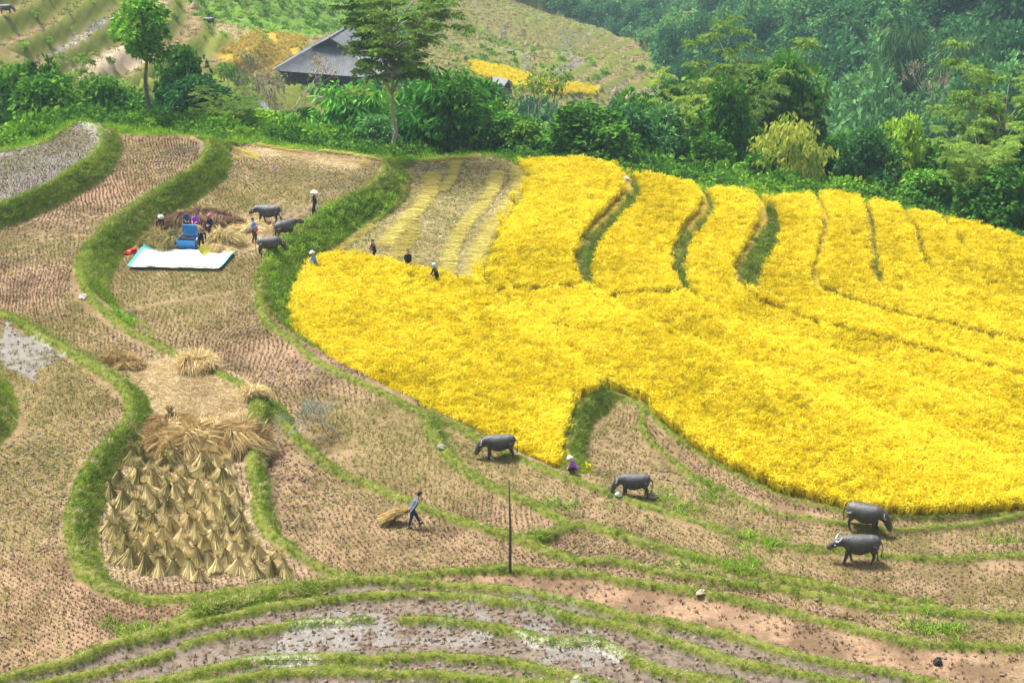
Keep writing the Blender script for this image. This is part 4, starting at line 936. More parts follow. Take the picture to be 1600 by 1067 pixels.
# clods of trampled soil
def clod_tpl(seed):
    random.seed(seed); m = MB(); m.ell((0, 0, .0), (.09, .07, .05), 7, 5)
    m.V = [tuple(Vector(v) * random.uniform(.8, 1.25)) for v in m.V]; return m
M_CLOD = simple_mat('clod', (.20, .14, .10), .9, .35, 8, .4)
x, y = lattice(.30, 1.1, .5); i, j = gidx(x, y); tr = fbm(x, y, 7, 3, 95)
ok = np.isin(wl[i, j], MUDK) & ~isb[i, j] & (rg.random(len(x)) < np.clip((tr - .47) * 3 + .6 * np.isin(wl[i, j], [names.index(q) for q in ('B1', 'B2', 'R1', 'M')]), 0.04, .9)) & (straw[i, j] < .5) & near_view(x, y, 60); x = x[ok]; y = y[ok]; n = len(x)
scatter('soil_clods', [clod_tpl(97), clod_tpl(98), clod_tpl(99)], np.stack([x, y, gz(x, y) + .0], 1), np.stack([rg.normal(0, .4, n), rg.normal(0, .4, n), rg.uniform(0, 6.28, n)], 1), rg.uniform(.4, 1.5, n), rg.integers(0, 3, n), rg.uniform(.2, 1, n), [M_CLOD], 'trampled clods of earth on the muddy fields', 'soil')
# ---------------------------------------------------------------- grass on rims and banks
def grass_tpl(seed, n=30, H=.30):
    random.seed(seed); m = MB()
    for _ in range(n): m.blade((random.gauss(0, .13), random.gauss(0, .13), -.05), (random.gauss(0, .5), random.gauss(0, .5), 1), H * random.uniform(.5, 1.3), .026, .9, 3, 0, random.random())
    return m
GT = [grass_tpl(101), grass_tpl(102, 26, .38), grass_tpl(103, 34, .24)]
x, y = lattice(.15, .3, .5); i, j = gidx(x, y); gg = np.array([b[5] for b in BUNDS])[np.maximum(cid[i, j], 0)] == 1
hcr = cone[i, j] - LEV[wl[i, j]]; patchy = fbm(x, y, 1.7, 3, 105)
ok = ((isb[i, j] & gg & (cone[i, j] - Z[i, j] > -.5) & ((hcr > .11) | (slopeZ[i, j] > .45)) & (~_side[i, j] | (rg.random(len(x)) < .25)) & (patchy > .10)) | (wl[i, j] == names.index('G'))) & ~isback[i, j] & near_view(x, y)
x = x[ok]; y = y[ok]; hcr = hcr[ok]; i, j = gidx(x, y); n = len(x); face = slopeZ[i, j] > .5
narrow = _side[i, j]; sc = np.where(narrow, .35, 1) * rg.uniform(.55, 1.15, n) * np.where(hcr > .42, 1.15, .56) * (.7 + .6 * fbm(x, y, 2.2, 2, 106))
low = y < 86
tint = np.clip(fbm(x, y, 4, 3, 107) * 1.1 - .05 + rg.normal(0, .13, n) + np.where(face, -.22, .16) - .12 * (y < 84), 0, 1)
dry = rg.random(n) < np.clip(.10 + .5 * (fbm(x, y, 5, 2, 108) - .45) + .14 * (y < 82), .02, .42)
for q, (mt, nm, lb) in enumerate(((G_BANK, 'bank_grass', 'short grass covering the rims and banks of the terraces'), (G_DRY, 'dry_grass', 'dead straw-coloured grass on the terrace rims'))):
    s = dry == bool(q); k = int(s.sum())
    scatter(nm, GT, np.stack([x[s], y[s], gz(x[s], y[s])], 1), np.stack([rg.normal(0, .25, k), rg.normal(0, .25, k), rg.uniform(0, 6.28, k)], 1), sc[s] * (1 if q == 0 else .7), rg.integers(0, 3, k), tint[s], [mt], lb, 'grass')
# lush weeds on chosen stretches: the bright bank beside the buffaloes and the leafy strip at the brown field
for (P, zz_, dn, s_, nm, lb) in (([(425,395),(470,360),(540,330),(610,300),(632,262),(625,300),(560,350),(500,380),(470,400),(455,440),(460,500),(500,550),(470,530),(420,470),(415,420)], 1.0, 9, .5, 'lush_bank_grass', 'bright green tall grass on the bank where buffaloes graze'),
                           ([(168,470),(205,488),(240,508),(268,530),(265,543),(235,530),(195,505),(170,485)], 2.9, 12, .42, 'leafy_weeds', 'bright leafy weeds on the rim left of the big stubble field')):
    q = ppoly(P, zz_); n = 2600; x = rg.uniform(q[:, 0].min(), q[:, 0].max(), n); y = rg.uniform(q[:, 1].min(), q[:, 1].max(), n); ok = inpoly(x, y, q) & isb[gidx(x, y)]; x = x[ok][:700]; y = y[ok][:700]; n = len(x)
    scatter(nm, [weed_tpl(111, 26, .9), bush_tpl(112, 6, 12, .22, .12, .4, .4)], np.stack([x, y, gz(x, y)], 1), np.stack([np.zeros(n), np.zeros(n), rg.uniform(0, 6.28, n)], 1), rg.uniform(.7, 1.2, n) * s_, rg.integers(0, 2, n), rg.uniform(.4, 1, n), [BL_L], lb, 'grass')
# small bright weed tufts in the lower fields
for (u, v, r_, k_) in ((1080,780,1.6,26),(1060,790,1.2,20),(1190,845,.8,14),(1075,885,.5,12),(1145,890,.6,16),(1160,880,.5,12),(205,985,.5,14),(1475,985,.6,14),(1430,985,1.2,14),(1560,850,.7,12),(870,790,.4,8)):
    x0, y0, _ = at(u, v); x = x0 + rg.normal(0, r_, k_); y = y0 + rg.normal(0, r_ * .6, k_); n = k_
    scatter('weed_patch', [weed_tpl(120, 22, .7)], np.stack([x, y, gz(x, y)], 1), np.stack([np.zeros(n), np.zeros(n), rg.uniform(0, 6.28, n)], 1), rg.uniform(.4, .8, n), np.zeros(n, int), rg.uniform(.5, 1, n), [BL_L], 'clump of bright green weeds in the lower stubble', 'weeds')
# ---------------------------------------------------------------- cut rice laid in rows to dry
def swath(P, wd, label, mt=G_FRESH, lay=(-1, .35), n_m=95):
    """a row of cut stalks lying side by side across the line P (picture points on the field)"""
    W = [Vector(at(u, v)) for u, v in P]; m = MB(); random.seed(int(P[0][0] * 7 + P[0][1]))
    L = sum((b - a).length for a, b in zip(W, W[1:])); 
    for a, b in zip(W, W[1:]):
        seg = (b - a).length
        for _ in range(int(n_m * seg)):
            t = random.random(); p = a.lerp(b, t); d = (b - a).normalized(); s = Vector((lay[0], lay[1], 0)).normalized(); s = (s + Vector((random.gauss(0, .22), random.gauss(0, .22), 0))).normalized()
            o = -s * wd * random.uniform(.25, .6) + d * random.gauss(0, .08); q = p + o; hh = random.uniform(.02, .30) * (1 - abs(random.random() - .5))
            g0 = float(gz(q.x, q.y)); m.blade((q.x, q.y, g0 + hh), (s.x, s.y, random.uniform(.0, .22)), wd * random.uniform(.7, 1.15), .035, .35, 3, 0, random.random())
    # soft core so that the ground does not show through
    core = MB(); 
    for a, b in zip(W, W[1:]): core.tube([(a.x, a.y, a.z + .02), (b.x, b.y, b.z + .02)], wd * .36, 7, 0, True, .3)
    o = m.obj('rice_swath', [mt]); tag(o, label, 'cut rice', 'rows of cut rice drying on the stubble', 'stuff'); return o
SW = [([(630,268),(618,295),(600,318),(570,338),(545,358),(534,370)], 1.3, 'row of cut rice lying along the foot of the green bank'),
 ([(575,352),(555,368),(530,385),(505,400)], 1.2, 'short row of cut rice next to the bank-foot row'),
 ([(515,378),(508,385),(500,395)], 1.3, 'small fan of cut rice beside the lush bank corner'),
 ([(676,272),(672,300),(655,325),(635,345),(615,365),(600,385)], 1.3, 'wide row of cut rice in the middle of the harvested strip'),
 ([(640,345),(640,370),(625,392),(610,408)], 1.3, 'row of cut rice behind the dark-clothed harvesters'),
 ([(712,255),(705,280),(690,300)], .9, 'faint row of cut rice near the top of the harvested strip'),
 ([(776,270),(768,300),(750,325),(728,350),(708,380),(700,410),(700,432)], 1.2, 'long row of cut rice right of the green gap'),
 ([(806,262),(812,285),(802,310),(785,335),(765,355),(750,385),(738,420),(735,448)], 1.3, 'row of cut rice beside the standing golden rice'),
 ([(660,252),(700,249),(740,248),(785,246)], 1.0, 'row of cut rice heaped along the top edge of the strip'),
 ([(500,412),(520,405),(548,400)], 1.0, 'low row of cut rice near the blue-shirted harvester')]
for P, w_, lb in SW: swath(P, w_, lb)
for P, w_, lb in [([(362,232),(385,240),(400,252)], .9, 'loose cut rice at the top left of the threshing field'), ([(400,228),(440,236),(470,240)], .8, 'loose cut rice along the back edge of the threshing field'), ([(500,238),(550,244),(590,252)], .8, 'loose straw at the back right corner of the threshing field'),
                 ([(560,255),(575,262)], .7, 'small yellow patch of cut rice near the rim corner'), ([(350,242),(372,250)], .8, 'yellow cut rice beside the bank of the threshing field')]: swath(P, w_, lb, n_m=60)
# ---------------------------------------------------------------- water buffaloes
def hide_mat():
    m, nt = mat('buffalo_hide'); n = N(nt); tc = n('ShaderNodeTexCoord').outputs['Object']
    c = n.mix(n.noise(3.5, 4, tc), (.016, .016, .017), (.052, .050, .050)); c = n.mix(n.ramp(n.noise(1.3, 3, tc), [(.45, (0, 0, 0)), (.7, (1, 1, 1))]), c, (.085, .082, .078))
    b = n('ShaderNodeBsdfPrincipled', {'Base Color': c, 'Roughness': .46, 'Specular IOR Level': .7})
    bp = n('ShaderNodeBump', {'Height': n.noise(18, 3, tc), 'Strength': .6, 'Distance': .06}); nt.links.new(bp.outputs[0], b.inputs['Normal']); out(nt, b.outputs[0]); return m
M_HIDE = hide_mat(); M_HORN = simple_mat('horn', (.30, .29, .26), .5, .15, 8); M_EYE = simple_mat('eye_dark', (.01, .01, .01), .2, 0)
def make_buffalo(pose):
    m = MB(); w = lambda P, rr, fl=1.0, n_=26: m.tube(P, rr, max(n_, 16), 0, True, fl)
    w([(-1.10, 0, .96), (-1.03, 0, .99), (-.90, 0, 1.02), (-.68, 0, 1.03), (-.40, 0, .97), (-.05, 0, .91), (.28, 0, .93), (.52, 0, 1.0), (.72, 0, 1.05), (.90, 0, 1.06)], [.08, .22, .30, .345, .40, .45, .43, .37, .30, .20], 1.1)
    m.ell((-.86, 0, 1.02), (.24, .29, .27)); m.ell((.58, 0, 1.06), (.27, .27, .32)); m.ell((-.08, 0, .76), (.48, .37, .28)); m.ell((-.70, .17, 1.12), (.13, .10, .10)); m.ell((-.70, -.17, 1.12), (.13, .10, .10)); m.ell((-.95, .0, 1.18), (.13, .16, .10)); m.ell((.5, 0, 1.27), (.26, .09, .11))
    if pose == 'graze': nk = [(.7, 0, 1.04), (.98, 0, .92), (1.18, 0, .70)]; hd = [(1.13, 0, .74), (1.22, 0, .56), (1.30, 0, .38), (1.33, 0, .29)]; poll = Vector((1.10, 0, .84))
    elif pose == 'low': nk = [(.7, 0, 1.06), (1.0, 0, 1.03), (1.24, 0, .93)]; hd = [(1.16, 0, .96), (1.32, 0, .85), (1.44, 0, .74), (1.48, 0, .70)]; poll = Vector((1.17, 0, 1.08))
    else: nk = [(.7, 0, 1.06), (1.0, 0, 1.13), (1.22, 0, 1.15)]; hd = [(1.18, 0, 1.18), (1.42, 0, 1.08), (1.64, 0, .97), (1.72, 0, .93)]; poll = Vector((1.17, 0, 1.28))
    w(nk, [.27, .21, .155], 1.15); w(hd, [.175, .165, .135, .13], 1.1); hv = (Vector(hd[3]) - Vector(hd[0])).normalized(); m.ell(hd[3], (.10, .115, .10))
    ph = {'graze': (.10, -.06, -.05, .08), 'low': (.22, -.20, .20, -.22), 'up': (.05, -.08, .06, -.05)}[pose]
    for k, (s, f) in enumerate(((1, 1), (-1, 1), (1, -1), (-1, -1))):
        o = ph[k]
        if f > 0: w([(.58, .17 * s, .90), (.56 + o * .2, .19 * s, .66), (.57 + o * .5, .18 * s, .40), (.55 + o * .9, .18 * s, .10), (.57 + o, .18 * s, .0)], [.19, .135, .085, .065, .085], 1.0, 10)
        else: w([(-.82, .18 * s, .98), (-.74 + o * .2, .21 * s, .68), (-.90 + o * .5, .2 * s, .43), (-.86 + o * .9, .2 * s, .10), (-.83 + o, .2 * s, .0)], [.25, .17, .085, .062, .085], 1.0, 10)
    XS = .84
    m.V = [(v[0] * XS if v[0] < .6 else v[0] - .6 * (1 - XS), v[1] * (1.12 if v[2] < .6 and abs(v[0]) < 1 and v[0] < .75 else 1), v[2]) for v in m.V]; poll = poll - Vector((.6 * (1 - XS), 0, 0))
    body = remeshed(m, 'body', [M_HIDE], .026, 6)
    parts = [('body', body)]
    for s in (-1, 1):
        hn = MB(); bk = -hv; side = Vector((0, s, 0)); upv = Vector((0, 0, 1)) if pose != 'graze' else Vector((.55, 0, .6)).normalized()
        P = [poll + side * .06, poll + side * .22 + bk * .04, poll + side * .32 + bk * .13 + upv * .03, poll + side * .31 + bk * .24 + upv * .07, poll + side * .24 + bk * .32 + upv * .10]
        hn.tube(P, [.075, .066, .052, .034, .010], 8, 0, True, .7); parts.append(('horn', hn.mesh('horn', [M_HORN], True)))
        ea = MB(); p = poll + side * .13 + hv * .07 - upv * .05; ea.tube([p, p + side * .11 - upv * .03, p + side * .21 - upv * .07], [.025, .055, .01], 8, 0, True, .35); parts.append(('ear', ea.mesh('ear', [M_HIDE], True)))
        ey = MB(); ey.ell(poll + side * .125 + hv * .20 - upv * .03, (.022, .016, .022), 8, 6); parts.append(('eye', ey.mesh('eye', [M_EYE], True)))
    tl = MB(); tl.tube([(-.92, 0, 1.08), (-1.02, 0, .98), (-1.05, .02, .72), (-1.02, .05, .48)], [.04, .03, .02, .018], 7); tl.ell((-1.02, .05, .40), (.035, .035, .11), 7, 6); parts.append(('tail', tl.mesh('tail', [M_HIDE], True)))
    return parts
BUF = {p: make_buffalo(p) for p in ('graze', 'low', 'up')}
def buffalo(pose, loc, yaw, label, s=1.0):
    r = empty('water_buffalo', loc, R(yaw), s); tag(r, label, 'buffalo', 'water buffaloes grazing on the terraces')
    for nm, me in BUF[pose]: link(nm, me, r)
    return r
BS = .93
for pose, u, v, yaw, lb, s in [
  ('low', 420, 349, 172, 'buffalo walking left behind the man in the blue shirt, dusty grey back', .98),
  ('up', 446, 372, 38, 'middle buffalo of three, walking away to the right toward the bank', .92),
  ('graze', 422, 398, 12, 'dark buffalo grazing the green bank, nearest of the three by the man in blue', .92),
  ('graze', 779, 715, 183, 'buffalo with pale horns grazing leftward just above the thin pole', .98),
  ('graze', 990, 775, 176, 'dark buffalo with head down on the rim right of the crouching purple figure', .92),
  ('graze', 1350, 829, -22, 'buffalo grazing rightward, upper one of the pair at lower right', 1.08),
  ('low', 1341, 878, 176, 'buffalo stepping leftward, lower one of the pair at lower right', 1.06)]:
    buffalo(pose, at(u, v), yaw, lb, s * BS)
p = at_bg(327, 42); buffalo('graze', p, 180, 'distant buffalo grazing on the small upper terrace left of the tin-roofed house', 1.0)
p = at_bg(11, 27); buffalo('graze', p, 10, 'distant grey buffalo in the very top left corner terrace', .9)

# ---------------------------------------------------------------- people
M_SKIN = simple_mat('skin', (.42, .24, .15), .6, .08, 5); M_HAIR = simple_mat('hair', (.012, .010, .009), .5, .1, 9)
def cloth(nm, c): return simple_mat(nm, c, .85, .14, 7, .25)
C_NAVY = cloth('navy_cloth', (.012, .016, .035)); C_BLACK = cloth('black_cloth', (.014, .013, .016)); C_BLUE = cloth('light_blue_cloth', (.14, .30, .62)); C_PURP = cloth('purple_cloth', (.36, .10, .52)); C_GREY = cloth('grey_cloth', (.10, .12, .15))
C_OLIVE = cloth('olive_cloth', (.07, .08, .035)); C_WHITE = cloth('white_cloth', (.75, .74, .70)); C_PINK = cloth('pink_cloth', (.50, .12, .26)); C_DENIM = cloth('denim', (.015, .035, .10)); C_AQUA = cloth('aqua_cloth', (.30, .60, .68)); C_DBLUE = cloth('dark_blue_cloth', (.03, .08, .22)); M_PALM = simple_mat('palm_leaf_hat', (.78, .70, .55), .8, .08, 12)
M_SHOE = simple_mat('shoe', (.03, .03, .03), .7, .1)
def person(loc, yaw, label, lean=0., stride=.12, crouch=0., hands=None, shirt=C_NAVY, pants=C_BLACK, hat=None, H=1.0, skirt=False, headdown=0., group=None):
    """facing +X; lean tips the trunk forward (radians); hands: two targets in body space"""
    r = empty('person', loc, R(yaw), H); tag(r, label, 'person', group)
    hipz = .86 - crouch; pel = Vector((-.02 - lean * .08, 0, hipz)); ax = Vector((math.sin(lean), 0, math.cos(lean))); fw = Vector((math.cos(lean), 0, -math.sin(lean)))
    chest = pel + ax * .36; neck = pel + ax * .52; hl = lean * .55 + headdown; hx = Vector((math.sin(hl), 0, math.cos(hl))); hf = Vector((math.cos(hl), 0, -math.sin(hl))); head = neck + hx * .165 + hf * .02
    b = MB(); s_ = MB(); t_ = MB()
    b.tube([pel - ax * .05, pel + ax * .1, pel + ax * .25, chest, neck - ax * .03], [(.13, .10), (.12, .09), (.125, .095), (.155, .10), (.06, .06)], 12); b.tube([neck - ax * .06, head], [.055, .05], 10)
    Mh = Matrix((hf, Vector((0, 1, 0)), hx)).transposed(); b.ell(head, (.095, .075, .118), 14, 10, 0, Mh)
    b.ell(head + hf * .098 - hx * .012, (.022, .014, .022), 8, 6); b.ell(head + hf * .075 - hx * .075, (.025, .035, .02), 8, 6)
    for s in (-1, 1): b.ell(head + Vector((0, s * .078, 0)), (.02, .014, .03), 8, 6)
    s_.tube([pel - ax * .08, pel + ax * .1, pel + ax * .25, chest, neck - ax * .05, neck - ax * .01], [(.16, .13), (.145, .115), (.15, .12), (.175, .125), (.105, .09), (.06, .06)], 14)
    HN = []
    for k, s in enumerate((-1, 1)):
        sh = chest + ax * .11 + Vector((0, s * .175, 0)); tgt = (hands or [None, None])[k]
        hd = (sh + Vector((.06, s * .04, -.52))) if tgt is None else Vector(tgt); d = hd - sh
        if d.length > .52: hd = sh + d.normalized() * .52; d = hd - sh
        mid = sh + d * .5; bend = math.sqrt(max(.0001, .27 ** 2 - (d.length / 2) ** 2)); el = mid + (Vector((-.35, s * .35, -.8))).normalized() * bend
        b.tube([sh, sh.lerp(el, .5), el, el.lerp(hd, .5), hd], [.052, .046, .038, .034, .026], 9); s_.tube([sh - Vector((0, s * .04, 0)), sh.lerp(el, .5), el, el.lerp(hd, .75)], [.07, .062, .052, .044], 10)
        HN.append((hd, (hd - el).normalized(), s))
        hip = pel + Vector((0, s * .085, -.03)); ft = Vector((stride * (1 if s > 0 else -1) + (.06 if crouch > .3 else 0), s * .10, .07)); d = ft - hip
        L = .79; mid = hip + d * .5; bend = math.sqrt(max(.0004, (L / 2) ** 2 - (d.length / 2) ** 2)); kn = mid + Vector((1, s * .15, .15)).normalized() * bend
        b.tube([hip, hip.lerp(kn, .5), kn, kn.lerp(ft, .45), ft], [.085, .075, .055, .052, .035], 10); b.tube([ft + Vector((-.04, 0, -.03)), ft + Vector((.06, 0, -.04)), ft + Vector((.15, 0, -.05))], [.035, .036, .02], 8)
        if not skirt: t_.tube([hip + Vector((0, 0, .07)), hip.lerp(kn, .5), kn, kn.lerp(ft, .45), kn.lerp(ft, .88)], [.105, .095, .075, .068, .060], 11)
        sh_ = MB(); sh_.tube([ft + Vector((-.06, 0, -.035)), ft + Vector((.05, 0, -.035)), ft + Vector((.14, 0, -.045)), ft + Vector((.18, 0, -.05))], [.03, .045, .042, .02], 9, 0, True, .75); sh_.obj('shoe', M_SHOE, r, True)
    t_.tube([pel - ax * .12, pel, pel + ax * .08], [(.14, .12), (.15, .125), (.13, .11)], 12)
    if skirt:
        t_.tube([pel + ax * .05, pel - Vector((0, 0, .15)), pel - Vector((-.02, 0, .48))], [(.145, .12), (.18, .17), (.21, .22)], 14)
    link('body', remeshed(b, 'body', [M_SKIN], .017, 2), r); link('shirt', remeshed(s_, 'shirt', [shirt], .019, 2), r); link('skirt' if skirt else 'trousers', remeshed(t_, 'trousers', [pants], .019, 2), r)
    for hd, d, s in HN:
        h = MB(); sd = d.cross(Vector((0, 0, 1)) if abs(d.z) < .9 else Vector((1, 0, 0))).normalized(); nr = d.cross(sd)
        h.tube([hd - d * .02, hd + d * .04, hd + d * .085], [(.026, .018), (.042, .016), (.040, .014)], 8)
        for q in range(4):
            a = hd + d * .08 + sd * (-.03 + .02 * q); L = (.06, .072, .068, .052)[q]; h.tube([a, a + d * L * .55 + nr * .008, a + d * L * .85 + nr * .03], [.0095, .009, .007], 6)
        a = hd + d * .02 + sd * .035; h.tube([a, a + (d + sd * .9).normalized() * .035, a + (d * 1.2 + sd * .5).normalized() * .06 + nr * .01], [.012, .010, .008], 6); h.obj('hand', M_SKIN, r, True)
    for s in (-1, 1):
        e = MB(); e.ell(head + hf * .088 + hx * .012 + Vector((0, s * .030, 0)), (.008, .011, .007), 6, 5); e.obj('eye', M_EYE, r)
    hr = MB(); hr.ell(head + hx * .03 - hf * .018, (.098, .084, .105), 12, 9, 0, Mh); hr.obj('hair', M_HAIR, r, True)
    top = head + hx * .09; a_, c_ = hf, Vector((0, 1, 0))
    def rings(prof, mt, nm='hat', tilt=0.):
        m = MB(); V = []; F = []; n_ = 22
        for (rad, h) in prof:
            for j in range(n_): t = 2 * math.pi * j / n_; V.append(top + a_ * rad * math.cos(t) + c_ * rad * math.sin(t) + hx * (h + tilt * rad * math.cos(t)))
        for i in range(len(prof) - 1):
            for j in range(n_): F.append((i * n_ + j, i * n_ + (j + 1) % n_, (i + 1) * n_ + (j + 1) % n_, (i + 1) * n_ + j))
        m.add(V, F); m.obj(nm, mt, r, True)
    if hat:
        kind_, hm = hat
        if kind_ == 'cone': rings([(.235, -.045), (.24, -.05), (.16, .02), (.08, .08), (.005, .13)], hm)
        elif kind_ == 'brim': rings([(.20, -.055), (.205, -.05), (.115, -.015), (.11, .03), (.085, .07), (.005, .085)], hm)
        elif kind_ == 'cap': rings([(.10, -.03), (.103, 0), (.085, .045), (.005, .065)], hm); m = MB(); m.tube([top + hf * .08 - hx * .01, top + hf * .14 - hx * .02, top + hf * .18 - hx * .03], [(.08, .008), (.075, .007), (.04, .006)], 10); m.obj('visor', hm, r, True)
        else: rings([(.11, -.10), (.115, -.05), (.11, .01), (.08, .05), (.005, .065)], hm, 'headscarf')
    return r
person(at(492, 338), 195, 'person in conical hat and dark clothes standing on the rim of the upper field', hat=('cone', M_PALM), shirt=C_NAVY, pants=C_BLACK, H=1.08, hands=[(.2, -.15, 1.0), (-.05, .25, .85)])
person(at(397, 380), -15, 'man in light blue shirt and olive trousers holding a red bag', shirt=C_BLUE, pants=C_OLIVE, hands=[(.34, -.1, 1.05), (.34, .12, 1.05)], stride=.06, H=1.04)
person(at(250, 366), -60, 'person in white hat bending over straw at the left of the threshing spot', lean=.95, hat=('brim', C_WHITE), hands=[(.55, -.1, .45), (.5, .12, .45)], H=1.0)
person(at(292, 364), -70, 'bareheaded person in dark blue jacket right behind the blue thresher', lean=.25, shirt=C_DBLUE, hands=[(.4, -.1, .95), (.4, .1, .95)], H=.98)
person(at(308, 370), -95, 'person in purple tunic swinging a sheaf at the thresher', shirt=C_PURP, pants=C_PURP, skirt=True, hands=[(.42, -.12, 1.05), (.42, .1, 1.08)], lean=.15, H=1.05)
person(at(330, 373), -110, 'person in pink hat and navy dress standing right of the thresher group', shirt=C_NAVY, pants=C_NAVY, skirt=True, hat=('brim', C_PINK), hands=[(.3, -.06, 1.0), (.3, .06, 1.0)], H=1.0)
person(at(315, 386), -60, 'person in black stooping over the yellow basket at the edge of the sheet', lean=1.1, shirt=C_BLACK, hands=[(.50, -.14, .45), (.50, .14, .45)], H=1.0)
person(at(493, 430), 190, 'harvester in pale blue shirt and white cap waist-deep in the golden rice', lean=.3, shirt=C_BLUE, pants=C_DBLUE, hat=('brim', C_WHITE), H=1.0, hands=[(.45, -.1, .8), (.4, .12, .75)])
person(at(585, 411), 200, 'bareheaded harvester in black at the edge of uncut rice, left of two others', lean=.18, shirt=C_NAVY, hands=[(.35, -.1, .85), (.35, .1, .85)], H=1.0)
person(at(638, 430), -80, 'harvester in black facing the camera right of the middle harvester', shirt=C_BLACK, hands=[(.25, -.15, .85), (.25, .12, .85)], H=1.06)
person(at(682, 452), 205, 'harvester in black with a pale blue headscarf at the right end of the uncut rice', lean=.25, shirt=C_BLACK, hat=('scarf', C_AQUA), hands=[(.4, -.1, .85), (.35, .1, .85)], H=1.06)
person(at(647, 822), 25, 'man in grey top, blue trousers and dark cap dragging a rice bundle', lean=.55, stride=.30, shirt=C_GREY, pants=C_DENIM, hat=('cap', C_NAVY), hands=[(-.28, -.16, .72), (-.28, .10, .72)], H=1.06)
person(at(898, 741), 165, 'crouching figure in purple with white-brimmed hat at the corner of the golden rice', lean=.6, crouch=.45, stride=.05, shirt=C_PURP, pants=C_BLACK, hat=('brim', C_WHITE), hands=[(.45, -.1, .3), (.42, .1, .3)], H=.85)

# ---------------------------------------------------------------- straw heaps
M_STRAWC = simple_mat('straw_core', (.34, .24, .11), .95, .3, 9, .6)
def heap(u, v, rx, ry, h, label, mt=G_DRY, core=None, n_s=2200, L=.7, seed=1, rz=0., name='straw_heap', up=.0, curve=0.):
    """a mound of loose straw: displaced core with strands combed down its sides"""
    x0, y0, z0 = at(u, v); r = empty(name, (x0, y0, z0), rz); tag(r, label, 'straw'); random.seed(seed); m = MB(); nr, na = 12, 30; V = []; F = []
    def hz(x, y):
        X = x0 + x; Y = y0 + y; xx = x; yy = y - curve * x * x
        q = max(0, 1 - (xx / rx) ** 2 - (yy / ry) ** 2); return h * q ** .55 * (.7 + .6 * float(fbm(X * 3, Y * 3, 2.0, 2, seed)))
    for i in range(nr + 1):
        for j in range(na):
            t = 2 * math.pi * j / na; k = i / nr; jag = 1 + .12 * math.sin(t * 5 + seed) + .07 * math.sin(t * 11)
            x = rx * k * math.cos(t) * jag; y = ry * k * math.sin(t) * jag; y = y + curve * x * x; V.append((x, y, hz(x, y) * .92 - .05))
    for i in range(nr):
        for j in range(na): F.append((i * na + j, (i + 1) * na + j, (i + 1) * na + (j + 1) % na, i * na + (j + 1) % na))
    m.add(V, F); m.obj('mound', core or M_STRAWC, r, True); s = MB()
    for _ in range(n_s):
        t = random.uniform(0, 6.283); k = math.sqrt(random.random()) * 1.05; x = rx * k * math.cos(t); y = ry * k * math.sin(t); y = y + curve * x * x
        lx = int((x + 9) / .55); ly = int((y + 9) / .55); rr = random.Random(lx * 91 + ly * 17 + seed); loc = rr.uniform(0, 6.28)   # straw lies in hanks
        d = Vector((math.cos(t) * .9 + math.cos(loc) * .8, math.sin(t) * .9 + math.sin(loc) * .8, up + random.uniform(-.1, .45))).normalized()
        s.blade((x, y, hz(x, y) + random.uniform(-.03, .10)), d, L * random.uniform(.5, 1.2), .045, random.uniform(.5, 1.1), 3, 0, rr.random() * .6 + random.random() * .4)
    o = s.obj('loose_straw', mt, r); o['kind'] = 'stuff'; return r
G_TAN = leaf_mat('straw_tan', (.22, .14, .055), (.42, .30, .13), (.66, .52, .27), .2, False); G_PALE = leaf_mat('straw_light', (.42, .31, .14), (.64, .50, .25), (.85, .72, .42), .2, False); G_BUND = leaf_mat('bundle_straw', (.12, .09, .03), (.30, .21, .08), (.52, .38, .16), .15, False); G_OLD = leaf_mat('straw_old', (.10, .065, .04), (.20, .13, .08), (.36, .25, .15), .15, False); G_SHEAF = leaf_mat('sheaf_straw', (.10, .11, .035), (.46, .38, .16), (.95, .78, .42), .2, False)
heap(318, 352, 3.1, 1.0, .95, 'long dark brown straw bank curving behind the threshing people', G_OLD, n_s=3600, seed=3, curve=-.10, core=simple_mat('old_straw_core', (.10, .07, .045), .95, .3, 9, .5))
heap(386, 360, 1.5, .8, .40, 'low pale straw spread right of the dark straw bank', G_PALE, n_s=1500, seed=4)
heap(256, 385, 1.35, .95, .95, 'green-gold sheaf heap left of the blue thresher', G_SHEAF, n_s=1900, seed=5, L=.8)
heap(354, 384, 1.0, .8, 1.05, 'rounded pile of rice sheaves right of the pink-hatted person', G_SHEAF, n_s=1800, seed=6, L=.7)
heap(343, 393, .95, .5, .35, 'small flat straw pile touching the right end of the sheet', G_PALE, n_s=900, seed=7)
heap(318, 697, 2.7, 1.5, 1.0, 'largest heap of threshed straw above the standing sheaves', G_TAN, n_s=6500, seed=8, L=1.0)
heap(262, 680, 1.3, 1.3, .75, 'left shoulder of the threshed straw, a low tangled heap', G_TAN, n_s=2200, seed=9, L=.9)
heap(378, 690, 1.1, 1.0, .70, 'tousled straw heap at the right rim of the sheaf field', G_TAN, n_s=2200, seed=10, L=.9)
heap(308, 576, .95, .7, .62, 'sheaf heap fanned out on the rim above the pale threshing floor', G_PALE, n_s=1900, seed=11, L=.8, up=.1)
heap(178, 566, .8, .6, .40, 'small brown straw heap by the left rim, upper one of two', G_TAN, n_s=800, seed=12, L=.5)
heap(203, 574, .7, .5, .35, 'small olive straw heap by the left rim, lower one of two', G_TAN, n_s=800, seed=13, L=.5)
heap(398, 617, .6, .45, .35, 'pale straw pile on the rim right of the threshing floor', G_PALE, n_s=800, seed=14, L=.6)
